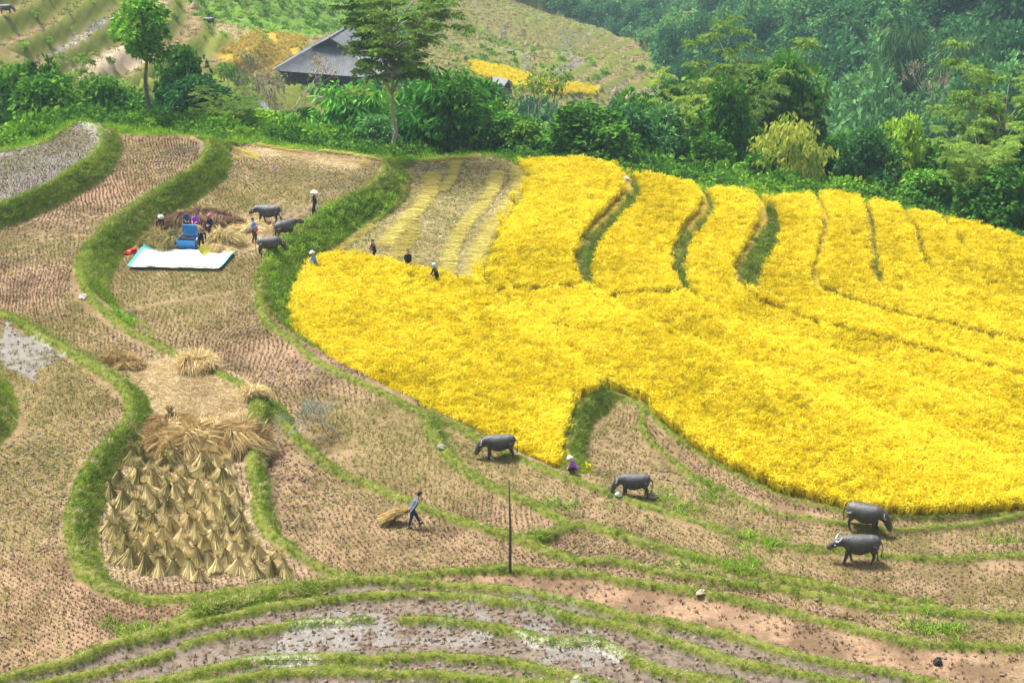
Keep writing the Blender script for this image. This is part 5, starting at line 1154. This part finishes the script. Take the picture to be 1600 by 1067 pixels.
# straw strewn over the threshing floors
x, y = lattice(.11, .4, .6); i, j = gidx(x, y); ok = (rg.random(len(x)) < np.clip(straw[i, j] * 1.0 - .12, 0, .8)) & near_view(x, y, 20) & ~isb[i, j]; x = x[ok]; y = y[ok]; n = len(x)
def litter(seed):
    random.seed(seed); m = MB()
    for _ in range(9): t = random.uniform(0, 6.28); m.blade((random.gauss(0, .1), random.gauss(0, .1), random.uniform(.0, .05)), (math.cos(t), math.sin(t), random.uniform(0, .3)), random.uniform(.15, .45), .022, .3, 2, 0, random.random())
    return m
scatter('straw_litter', [litter(131), litter(132), litter(133)], np.stack([x, y, gz(x, y)], 1), np.stack([np.zeros(n), np.zeros(n), rg.uniform(0, 6.28, n)], 1), rg.uniform(.7, 1.4, n), rg.integers(0, 3, n), np.clip(.5 + (fbm(x, y, 2.5, 3, 133) - .5) * 1.4 + rg.normal(0, .1, n), 0, 1), [G_DRY], 'loose threshed straw strewn over the beaten ground', 'straw')
# ---------------------------------------------------------------- standing sheaves
def make_sheaf(seed, H=1.2):
    random.seed(seed); m = MB(); c = MB(); lean = Vector((random.gauss(0, .06), random.gauss(0, .06), 0))
    c.tube([(0, 0, -.05), (0, 0, .35), lean + Vector((0, 0, .78)), lean + Vector((0, 0, .95))], [.20, .13, .06, .05], 9)
    for k in range(420):
        t = random.uniform(0, 6.283); rb = random.uniform(.22, .62) * (1 + .25 * math.sin(3 * t + seed)); w = lean + Vector((math.cos(t) * .06, math.sin(t) * .06, .82)); b = Vector((math.cos(t) * rb, math.sin(t) * rb, random.uniform(-.04, .12)))
        s = Vector((-math.sin(t), math.cos(t), 0)) * .0095; md = w.lerp(b, .55) + Vector((math.cos(t), math.sin(t), 0)) * -.07; q = random.random()
        m.add([w - s * .6, w + s * .6, md + s, md - s, b + s * 1.2, b - s * 1.2], [(0, 1, 2, 3), (3, 2, 4, 5)], 0, q)
    for k in range(190):
        t = random.uniform(0, 6.283); p = lean + Vector((math.cos(t) * .05, math.sin(t) * .05, .80)); m.blade(p, (math.cos(t) * .28, math.sin(t) * .28, 1), random.uniform(.25, .55), .017, random.uniform(.1, 1.5), 3, 0, .05 + .6 * random.random())
    tie = MB(); tie.tube([lean + Vector((0, 0, .80)), lean + Vector((0, 0, .86))], [.085, .085], 9)
    return m.mesh('stalks', [G_SHEAF]), c.mesh('core', [M_STRAWC], True), tie.mesh('tie', [M_STRAWC], True)
SH = [make_sheaf(140 + k) for k in range(7)]; random.seed(77); first = []
poly = [(222,712),(262,706),(330,718),(352,742),(372,792),(390,838),(424,868),(455,888),(450,905),(380,908),(300,912),(200,893),(168,870),(158,820),(170,775),(196,740)]
pts_ = []; vv = 722
while vv < 912:
    for uu in np.arange(155, 470, 25.5):
        U = uu + (12 if int(vv / 19) % 2 else 0) + random.gauss(0, 5); Vv = vv + random.gauss(0, 4)
        if inpoly(np.float64(U), np.float64(Vv), poly): pts_.append((U, Vv))
    vv += 17.5
for k, (U, Vv) in enumerate(pts_):
    x_, y_, z_ = at(U, Vv); s = random.uniform(.70, .98); r = empty('rice_sheaf', (x_, y_, z_), random.uniform(0, 6.28)); r.scale = (s * random.uniform(.85, 1.25), s * random.uniform(.85, 1.25), s * random.uniform(.85, 1.1)); r.rotation_euler = (random.gauss(0, .10), random.gauss(0, .10), random.uniform(0, 6.28))
    tag(r, 'tied sheaf of threshed rice straw standing in the crowded sheaf field', 'sheaf', 'standing sheaves crowded in the lower left field'); a, b_, t = SH[k % 7]; link('stalks', a, r); link('core', b_, r); link('tie', t, r)
r = empty('rice_sheaf', at(268, 668), 1.0, 1.05); tag(r, 'single upright sheaf on top of the big straw heap', 'sheaf'); link('stalks', SH[2][0], r); link('core', SH[2][1], r); link('tie', SH[2][2], r)
# bundle dragged by the man
m = MB(); random.seed(5); hx_, hy_, hz_ = at(640, 815); 
for _ in range(520):
    a = Vector((random.gauss(0, .05), random.gauss(0, .05), .62 + random.gauss(0, .04))); t = random.gauss(0, 1); b = Vector((-1.45 + random.gauss(0, .12), -.25 + random.gauss(0, .20), max(.0, .16 + random.gauss(0, .12)))); a2 = a.lerp(b, .5) + Vector((0, random.gauss(0, .12), .10 + random.gauss(0, .06)))
    s = Vector((.004, .018, .008)); m.add([a - s, a + s, a2 + s, a2 - s, b + s, b - s], [(0, 1, 2, 3), (3, 2, 4, 5)], 0, random.random())
o = m.obj('rice_bundle', [G_BUND]); o.location = (hx_ - .05, hy_, hz_); o.scale = (.82, .85, .95); tag(o, 'bundle of cut rice dragged behind the man in the grey top', 'rice bundle')
# sheaf held at the thresher
x0, y0, z0 = at(309, 372); m = MB(); random.seed(6)
for _ in range(160): m.blade((x0 + random.gauss(0, .05), y0 - .45 + random.gauss(0, .05), z0 + 1.05), (random.gauss(.5, .35), -.5, random.gauss(-.1, .15)), .7, .03, .4, 3, 0, random.random())
tag(m.obj('rice_handful', [G_SHEAF]), 'handful of rice held out by the person in purple', 'rice')
# ---------------------------------------------------------------- thresher, sheet, basket, bags
M_BLUE = simple_mat('blue_paint', (.015, .22, .62), .45, .1, 5); M_STEEL = simple_mat('dull_steel', (.20, .20, .20), .5, .1, 5, 0, .7); M_DARKW = simple_mat('dark_inside', (.02, .02, .02), .9, .1)
px, py, pz = at(295, 389); r = empty('rice_thresher', (px, py, pz), R(-8)); tag(r, 'bright blue threshing machine with open lid standing behind the white sheet', 'thresher')
def panel(V, t, nm, mt, par):
    V = [Vector(v) for v in V]; nrm = (V[1] - V[0]).cross(V[3] - V[0]).normalized() * t; m = MB(); m.add(V + [v + nrm for v in V], [(0, 3, 2, 1), (4, 5, 6, 7), (0, 1, 5, 4), (1, 2, 6, 5), (2, 3, 7, 6), (3, 0, 4, 7)]); return m.obj(nm, mt, par)
panel([(-.55, -.42, .12), (.50, -.42, .12), (.58, -.52, .72), (-.62, -.52, .72)], -.025, 'front_panel', M_BLUE, r); panel([(-.55, .38, .12), (.50, .38, .12), (.55, .45, .80), (-.58, .45, .80)], .025, 'back_panel', M_BLUE, r)
panel([(-.55, -.42, .12), (-.55, .38, .12), (-.60, .45, .80), (-.62, -.52, .72)], -.025, 'side_panel', M_BLUE, r); panel([(.50, -.42, .12), (.50, .38, .12), (.57, .45, .80), (.58, -.52, .72)], .025, 'side_panel', M_BLUE, r)
m = MB(); m.box((-.53, -.40, .10), (.48, .36, .13)); m.obj('base_plate', M_BLUE, r)
m = MB(); m.tube([(-.52, -.05, .58), (.50, -.05, .58)], [.20, .20], 16)
for k in range(60):
    t = k * 2.4; xx = -.48 + .95 * (k / 60); m.tube([(xx, -.05 + .19 * math.cos(t), .58 + .19 * math.sin(t)), (xx, -.05 + .27 * math.cos(t), .58 + .27 * math.sin(t))], [.012, .006], 4)
m.obj('drum', M_DARKW, r)
m = MB(); V = []; F = []
for i in range(9):
    t = i / 8; yy = .44 + .12 * math.sin(t * 2.2); zz_ = .82 + .62 * t; V += [(-.50, yy, zz_), (.44, yy, zz_), (.44, yy + .03, zz_ + .01), (-.50, yy + .03, zz_ + .01)]
for i in range(8):
    for a_ in range(4): F.append((4 * i + a_, 4 * i + (a_ + 1) % 4, 4 * i + 4 + (a_ + 1) % 4, 4 * i + 4 + a_))
F += [(3, 2, 1, 0), (32, 33, 34, 35)]; m.add(V, F); m.obj('lid', M_BLUE, r)
for sx in (-.5, .45):
    for sy in (-.36, .34): m = MB(); m.tube([(sx, sy, .12), (sx, sy, 0)], [.03, .03], 6); m.obj('leg', M_STEEL, r)
m = MB(); m.tube([(.60, -.05, .58), (.66, -.05, .58)], [.22, .22], 16); m.obj('pulley', M_STEEL, r)
# sheet with grain
M_TARP = simple_mat('sheet_white', (.60, .63, .60), .6, .04, 3); M_TEAL = simple_mat('sheet_hem', (.05, .52, .42), .6, .1, 5); M_GRAIN = simple_mat('rice_grain', (.66, .60, .40), .9, .08, 30, .3)
CO = [at(u, v) for u, v in ((201, 421), (343, 424), (366, 398), (224, 392))]; cz = float(np.mean([c[2] for c in CO])) + .10; co = [Vector((c[0], c[1], 0)) for c in CO]
r = empty('plastic_sheet', (co[0].x, co[0].y, cz)); tag(r, 'large white plastic sheet with teal hems spread with drying rice grain', 'plastic sheet'); o0 = Vector((co[0].x, co[0].y, 0))
def sheet(nm, mt, s0, s1, t0, t1, dz, nn=36, par=r, bump_=.05, rag=0.):
    V = []; F = []
    for i in range(nn + 1):
        for j in range(nn + 1):
            s = s0 + (s1 - s0) * i / nn; t = t0 + (t1 - t0) * j / nn
            if rag: s += rag * math.sin(j * .9) * (1 if i in (0, nn) else 0); t += rag * math.sin(i * .8) * (1 if j in (0, nn) else 0)
            p = co[0].lerp(co[1], s).lerp(co[3].lerp(co[2], s), t) - o0; e = min(s, 1 - s, t, 1 - t); lift = .16 * max(0, 1 - e * 22) * (.4 + .6 * float(vnoise(p.x, p.y, .5, 3)))
            V.append((p.x, p.y, dz + lift + (float(fbm(p.x, p.y, .6, 2, 8)) - .5) * bump_))
    for i in range(nn):
        for j in range(nn): F.append((i * (nn + 1) + j, (i + 1) * (nn + 1) + j, (i + 1) * (nn + 1) + j + 1, i * (nn + 1) + j + 1))
    m = MB(); m.add(V, F); return m.obj(nm, mt, par, True)
sheet('cloth', M_TARP, .0, 1.0, .0, 1.0, .0, 44)
for (a_, b_, c_, d_) in ((-.012, .012, 0, 1), (.02, .98, -.025, .0), (.988, 1.01, .0, 1), (.0, .09, .98, 1.05)): sheet('hem', M_TEAL, a_, b_, c_, d_, .03, 24)
sheet('grain', M_GRAIN, .10, .93, .14, .9, .035, 40, r, .07, .03)
m = MB(); V = []; F = []
for (rad, h) in ((.0, 0), (.30, .01), (.33, .07), (.345, .07), (.31, -.01), (0, -.02)):
    for j in range(20): t = 2 * math.pi * j / 20; V.append((rad * math.cos(t), rad * math.sin(t), h))
for i in range(5):
    for j in range(20): F.append((i * 20 + j, i * 20 + (j + 1) % 20, (i + 1) * 20 + (j + 1) % 20, (i + 1) * 20 + j))
m.add(V, F); bx_, by_, bz_ = at(320, 400); o = m.obj('winnowing_basket', simple_mat('basket_yellow', (.55, .50, .08), .7, .2, 20, .4), smooth=True); o.location = (bx_, by_, bz_ + .42); o.rotation_euler = (R(62), R(8), 0); tag(o, 'round yellow winnowing basket tilted over the white sheet', 'basket')
def sack(u, v, sz, mt, label, nm='bag', cat='bag', seed=1, dz=0.):
    random.seed(seed); m = MB(); m.ell((0, 0, sz[2] * .8), sz, 14, 9); m.V = [tuple(Vector(p) * (1 + random.gauss(0, .07))) for p in m.V]; x_, y_, z_ = at(u, v); m.tube([(0, 0, sz[2] * 1.6), (0, 0, sz[2] * 2.0)], [sz[0] * .25, sz[0] * .4], 8); o = m.obj(nm, mt, smooth=True); o.location = (x_, y_, z_ + dz); tag(o, label, cat)
M_RED = simple_mat('red_plastic', (.62, .04, .015), .5, .15, 6)
sack(209, 396, (.55, .2, .14), M_RED, 'crumpled orange-red bag lying left of the white sheet', seed=2); sack(197, 398, (.32, .14, .08), M_RED, 'flat orange-red rag at the far left of the sheet', 'rag', 'cloth', 3)
sack(401, 381, (.16, .12, .16), M_RED, 'red bag held by the man in the light blue shirt', seed=4, dz=.85)
# ---------------------------------------------------------------- pole and wire
M_POLE = simple_mat('weathered_pole', (.10, .075, .06), .9, .3, 6, .4)
def pole(u, v, H, label):
    x_, y_, z_ = at(u, v); m = MB(); m.tube([(0, 0, -.4), (.01, 0, H * .45), (-.05, 0, H)], [.065, .055, .03], 9); r_ = m.obj('wooden_pole', M_POLE, smooth=True); r_.location = (x_, y_, z_); tag(r_, label, 'pole')
    k = MB(); k.tube([(-.03, -.05, H - .05), (-.03, .05, H - .05)], [.025, .025], 6); k.obj('peg', M_POLE, r_); return Vector((x_ - .05, y_, z_ + H - .05))
p1 = pole(797, 894, 4.35, 'thin weathered wooden pole standing on the grassy rim at lower centre')
# ---------------------------------------------------------------- rocks
def rock(u, v, sz, col, label, seed, nm='stone'):
    random.seed(seed); m = MB(); m.ell((0, 0, sz[2] * .5), sz, 11, 8); m.V = [tuple(Vector(p) * random.uniform(.82, 1.15)) for p in m.V]; o = m.obj(nm, simple_mat('rock_%d' % seed, col, .9, .3, 6, .6)); o.location = at(u, v); o.rotation_euler = (0, 0, seed); tag(o, label, 'stone')
rock(1465, 1036, (.24, .18, .16), (.025, .02, .018), 'lone black stone on the bare tan field at lower right', 1); rock(966, 774, (.2, .15, .12), (.5, .48, .45), 'white stone on the rim in front of the dark buffalo', 2); rock(1020, 777, (.32, .22, .16), (.28, .2, .15), 'brown stone behind the dark buffalo', 3)
rock(1095, 927, (.26, .16, .09), (.32, .25, .19), 'flat stone in the gap of the long low rim', 4); rock(690, 700, (.28, .2, .12), (.22, .2, .17), 'grey stones at the end of the split rim', 5); rock(742, 458, (.2, .2, .15), (.4, .38, .33), 'pale stone at the foot of the cut rice', 6); rock(838, 833, (.22, .15, .1), (.55, .5, .45), 'pale stone where two rims meet', 7); rock(130, 466, (.35, .25, .15), (.35, .32, .28), 'grey stone in the rim gap at the left brown field', 8); rock(978, 282, (.3, .25, .2), (.5, .47, .42), 'pale stone at the head of the first green gap in the rice', 9)
# ---------------------------------------------------------------- dead shrubs in the fields
M_TWIG = simple_mat('dead_twig', (.34, .33, .29), .9, .2, 6); L_GREY = leaf_mat('leaf_grey', (.10, .11, .08), (.20, .22, .16), (.34, .35, .27), .2, False)
for (u, v, s, sz, rx, lb, sd) in ((528, 688, .85, .75, -35, 'fallen grey leafless shrub lying in the big stubble field', 1), (505, 668, .7, .55, -30, 'second grey dead shrub left of the fallen one', 2), (432, 700, .65, .45, 40, 'grey dry brush piled in the corner of the dark muddy field', 3)):
    t_, c_ = tree_twiggy(150 + sd, H=4.2, leafs=7, L=.13, W=.05); r = empty('dead_shrub', at(u, v), sd * 1.3); r.scale = (s, s, sz); r.rotation_euler = (R(rx * .6), R(-15), sd); tag(r, lb, 'shrub'); link('branches', t_.mesh('branches', [M_TWIG]), r); link('twigs', c_.mesh('twigs', [L_GREY]), r)['kind'] = 'stuff'
# ---------------------------------------------------------------- straw cones on the far terraces
for u, v, s, lb in [(304,14,1.0,'straw stack on the upper terrace beside the bright green slope'),(823,72,1.0,'left one of two cone stacks at the foot of the wooded ridge'),(838,74,1.0,'right one of two cone stacks at the foot of the wooded ridge'),(975,92,.8,'pale straw stack near the end of the far terraces, left of two'),(988,97,.8,'pale straw stack near the end of the far terraces, right of two'),(938,142,1.1,'straw stack at the right end of the far yellow field'),(962,145,1.0,'straw stack in the middle of three beyond the far yellow field'),(984,156,1.4,'largest straw stack below the far terraces'),(747,62,.8,'small straw stack on the far path behind the tall tree'),(782,62,.8,'tiny straw stack right of the far path')]:
    x_, y_, z_ = at_bg(u, v); m = MB(); m.tube([(0, 0, -.4), (0, 0, .5), (0, 0, 1.2), (0, 0, 2.1)], [1.25, 1.15, .75, .08], 12); o = m.obj('straw_stack', simple_mat('stack_straw', (.36, .26, .16), .9, .25, 5, .5)); o.location = (x_, y_, z_); s *= .62; o.scale = (s, s, s); tag(o, lb, 'haystack')
# ---------------------------------------------------------------- farmhouse
M_ROOF = simple_mat('grey_sheet_roof', (.15, .155, .17), .6, .3, 1.0, .15); M_WOOD = simple_mat('dark_wood', (.075, .055, .045), .9, .3, 4, .4); M_GABLE = simple_mat('gable_shadow_boards', (.05, .05, .055), .9, .2, 4); M_LOG = simple_mat('firewood', (.27, .19, .12), .9, .35, 5, .5); M_YARD = simple_mat('yard_concrete', (.17, .15, .125), .9, .2, 2, .2)
def corr(A, B, C, D, nm, par, pitch=.38, amp=.05, mt=M_ROOF):
    """corrugated roof slope: eave A-B, upper edge D-C"""
    A, B, C, D = map(Vector, (A, B, C, D)); n_ = max(4, int((B - A).length / pitch) * 2); nrm = (B - A).cross(D - A).normalized(); V = []; F = []; th = .04
    for i in range(n_ + 1):
        t = i / n_; o_ = nrm * (amp if i % 2 else -amp); V += [A.lerp(B, t) + o_, D.lerp(C, t) + o_, A.lerp(B, t) + o_ - nrm * th, D.lerp(C, t) + o_ - nrm * th]
    for i in range(n_): k = 4 * i; F += [(k, k + 4, k + 5, k + 1), (k + 2, k + 3, k + 7, k + 6), (k, k + 2, k + 6, k + 4), (k + 1, k + 5, k + 7, k + 3)]
    m = MB(); m.add(V, F); return m.obj(nm, mt, par)
hx, hy, hz0 = at_bg(508, 147); r = empty('farmhouse', (hx, hy, hz0 + .2), R(-16)); tag(r, 'large farmhouse with grey corrugated hipped roof and small dark gable', 'house')
E, GZ, RZ = 8.3, 6.0, 7.5; y0_, y1_, y2_, y3_ = -1., 3.6, 12, 16.5
corr((-E, y0_, 2.9), (E, y0_, 2.9), (2.7, y1_, GZ), (-2.7, y1_, GZ), 'roof_slope', r)
corr((-E, y3_, 2.9), (-E, y0_, 2.9), (-2.7, y1_, GZ), (-2.7, y2_, GZ), 'roof_slope', r); corr((E, y0_, 2.9), (E, y3_, 2.9), (2.7, y2_, GZ), (2.7, y1_, GZ), 'roof_slope', r); corr((E, y3_, 2.9), (-E, y3_, 2.9), (-2.7, y2_, GZ), (2.7, y2_, GZ), 'roof_slope', r)
corr((-3.0, y2_ + .6, GZ - .12), (-3.0, y1_ - .8, GZ - .12), (0, y1_ - .8, RZ), (0, y2_ + .6, RZ), 'roof_slope', r); corr((3.0, y1_ - .8, GZ - .12), (3.0, y2_ + .6, GZ - .12), (0, y2_ + .6, RZ), (0, y1_ - .8, RZ), 'roof_slope', r)
m = MB(); m.tube([(0, y1_ - .9, RZ + .06), (0, y2_ + .7, RZ + .06)], [.16, .16], 8); m.obj('ridge_cap', M_ROOF, r)
for yy in (y1_ + .1, y2_ - .1): m = MB(); m.add([(-2.6, yy, GZ), (2.6, yy, GZ), (0, yy, RZ - .12), (-2.6, yy + .1, GZ), (2.6, yy + .1, GZ), (0, yy + .1, RZ - .12)], [(0, 1, 2), (5, 4, 3), (0, 3, 4, 1), (1, 4, 5, 2), (2, 5, 3, 0)]); m.obj('gable', M_GABLE, r)
for sx in (-1, 1): m = MB(); m.tube([(sx * 3.05, y1_ - .82, GZ - .1), (0, y1_ - .82, RZ + .05)], [.10, .10], 6); m.obj('barge_board', M_ROOF, r)
for (a_, b_) in (((-6.8, .8), (6.8, .95)), ((-6.8, 14.6), (6.8, 14.75))): m = MB(); m.box((a_[0], a_[1], -.6), (b_[0], b_[1], 3.3)); m.obj('wall', M_WOOD, r)
for sx in (-1, 1): m = MB(); m.box((sx * 6.9 - .07, .97, -.6), (sx * 6.9 + .07, 14.58, 3.3)); m.obj('wall', M_WOOD, r)
for k in range(7): m = MB(); m.box((-7.6 + k * 2.53 - .1, -.75, -.6), (-7.6 + k * 2.53 + .1, -.55, 2.95)); m.obj('post', M_WOOD, r)
m = MB(); m.box((-1.9, .70, -.1), (-.9, .78, 2.0)); m.obj('door', M_LOG, r)
for sx in (2.2, 4.4): m = MB(); m.box((sx, .70, 1.0), (sx + .9, .78, 1.9)); m.obj('window', M_GABLE, r)
m = MB(); m.box((-9, -3.2, -1.2), (9, .7, -.02)); tag(m.obj('yard', M_YARD), kind='structure').matrix_world = Matrix.Translation((hx, hy, hz0 + .15)) @ Matrix.Rotation(R(-16), 4, 'Z')
# firewood under the eave
r = empty('firewood_stack', (hx + .2, hy - 2.1, hz0 + .15), R(-16)); tag(r, 'long stack of split firewood under the eave of the farmhouse', 'firewood'); random.seed(9)
lg = MB(); lg.tube([(0, -.35, 0), (0, .35, 0)], [.10, .09], 6); lgm = lg.mesh('log', [M_LOG])
for k in range(150): o = link('log', lgm, r, (-3.8 + (k % 30) * .235 + random.gauss(0, .02), random.gauss(0, .05), .1 + (k // 30) * .2 + random.gauss(0, .02)), (0, 0, random.gauss(0, .06)))
def hut(u, v, w, d, h, yaw, label, mt, thatch=False, nm='hut', dist=None):
    x_, y_, z_ = at_bg(u, v, dist or 150); r = empty(nm, (x_, y_, z_), R(yaw)); tag(r, label, 'hut')
    for sx in (-1, 1):
        for sy in (-1, 1): m = MB(); m.box((sx * w * .42 - .06, sy * d * .4 - .06, -1.2), (sx * w * .42 + .06, sy * d * .4 + .06, h)); m.obj('post', M_WOOD, r)
    corr((-w / 2, -d / 2, h - .1), (w / 2, -d / 2, h - .1), (w / 2, 0, h + d * .28), (-w / 2, 0, h + d * .28), 'roof_slope', r, mt=mt); corr((w / 2, d / 2, h - .1), (-w / 2, d / 2, h - .1), (-w / 2, 0, h + d * .28), (w / 2, 0, h + d * .28), 'roof_slope', r, mt=mt)
    m = MB(); m.box((-w * .4, d * .3, -1), (w * .4, d * .36, h - .05)); m.obj('wall', M_WOOD, r); m = MB(); m.box((-w * .38, -d * .3, -.6), (w * .38, d * .2, h * .45)); m.obj('stored_straw', M_LOG, r)
M_PALEROOF = simple_mat('pale_sheet_roof', (.24, .25, .26), .6, .15, 2, .1)
hut(783, 150, 3.4, 3.2, 1.8, -35, 'small hut with pale grey roof right of the bamboo', M_PALEROOF, dist=200); hut(403, 188, 2.6, 3.4, 1.7, 30, 'small grey-roofed shed half hidden by bare trees', M_ROOF, dist=152); hut(826, 192, 3.0, 2.6, 1.6, 10, 'dark low hut under the twiggy olive tree', M_ROOF, dist=190)
# people in the yard
def yard(u, v): x_, y_, z_ = at_bg(u, v); return (x_, y_, max(z_, float(hz0) + .15))
for u, v, yw, sh, lb in [(412,146,-60,C_BLACK,'tiny figure in black at the left end of the farmhouse yard'),(424,147,10,C_WHITE,'tiny figure in white and grey in the farmhouse yard'),(435,146,-90,C_PURP,'tiny figure in purple next to the blue-shirted one in the yard'),(444,146,-120,C_BLUE,'tiny figure in bright blue by the farmhouse corner')]:
    person(yard(u, v), yw, lb, shirt=sh, H=1.0)
# ---------------------------------------------------------------- haze: the air itself
m, nt = mat('air'); n = N(nt)
pv = n('ShaderNodeVolumePrincipled', {'Color': (.62, .86, 1.0, 1), 'Density': HAZE, 'Anisotropy': .2}); o = nt.nodes.new('ShaderNodeOutputMaterial'); nt.links.new(pv.outputs[0], o.inputs['Volume'])
_zs = min(float(bgz(np.meshgrid(np.arange(-330, 421, 8.), np.arange(-40, 881, 8.))[0], np.meshgrid(np.arange(-330, 421, 8.), np.arange(-40, 881, 8.))[1]).min()), -60) - 22
_zt = float(bgz(np.meshgrid(np.arange(-330, 421, 8.), np.arange(-40, 881, 8.))[0], np.meshgrid(np.arange(-330, 421, 8.), np.arange(-40, 881, 8.))[1]).max()) + 22
b = MB(); b.box((-335, -45, _zs), (425, 885, max(_zt, 50))); tag(b.obj('haze', m), kind='stuff')
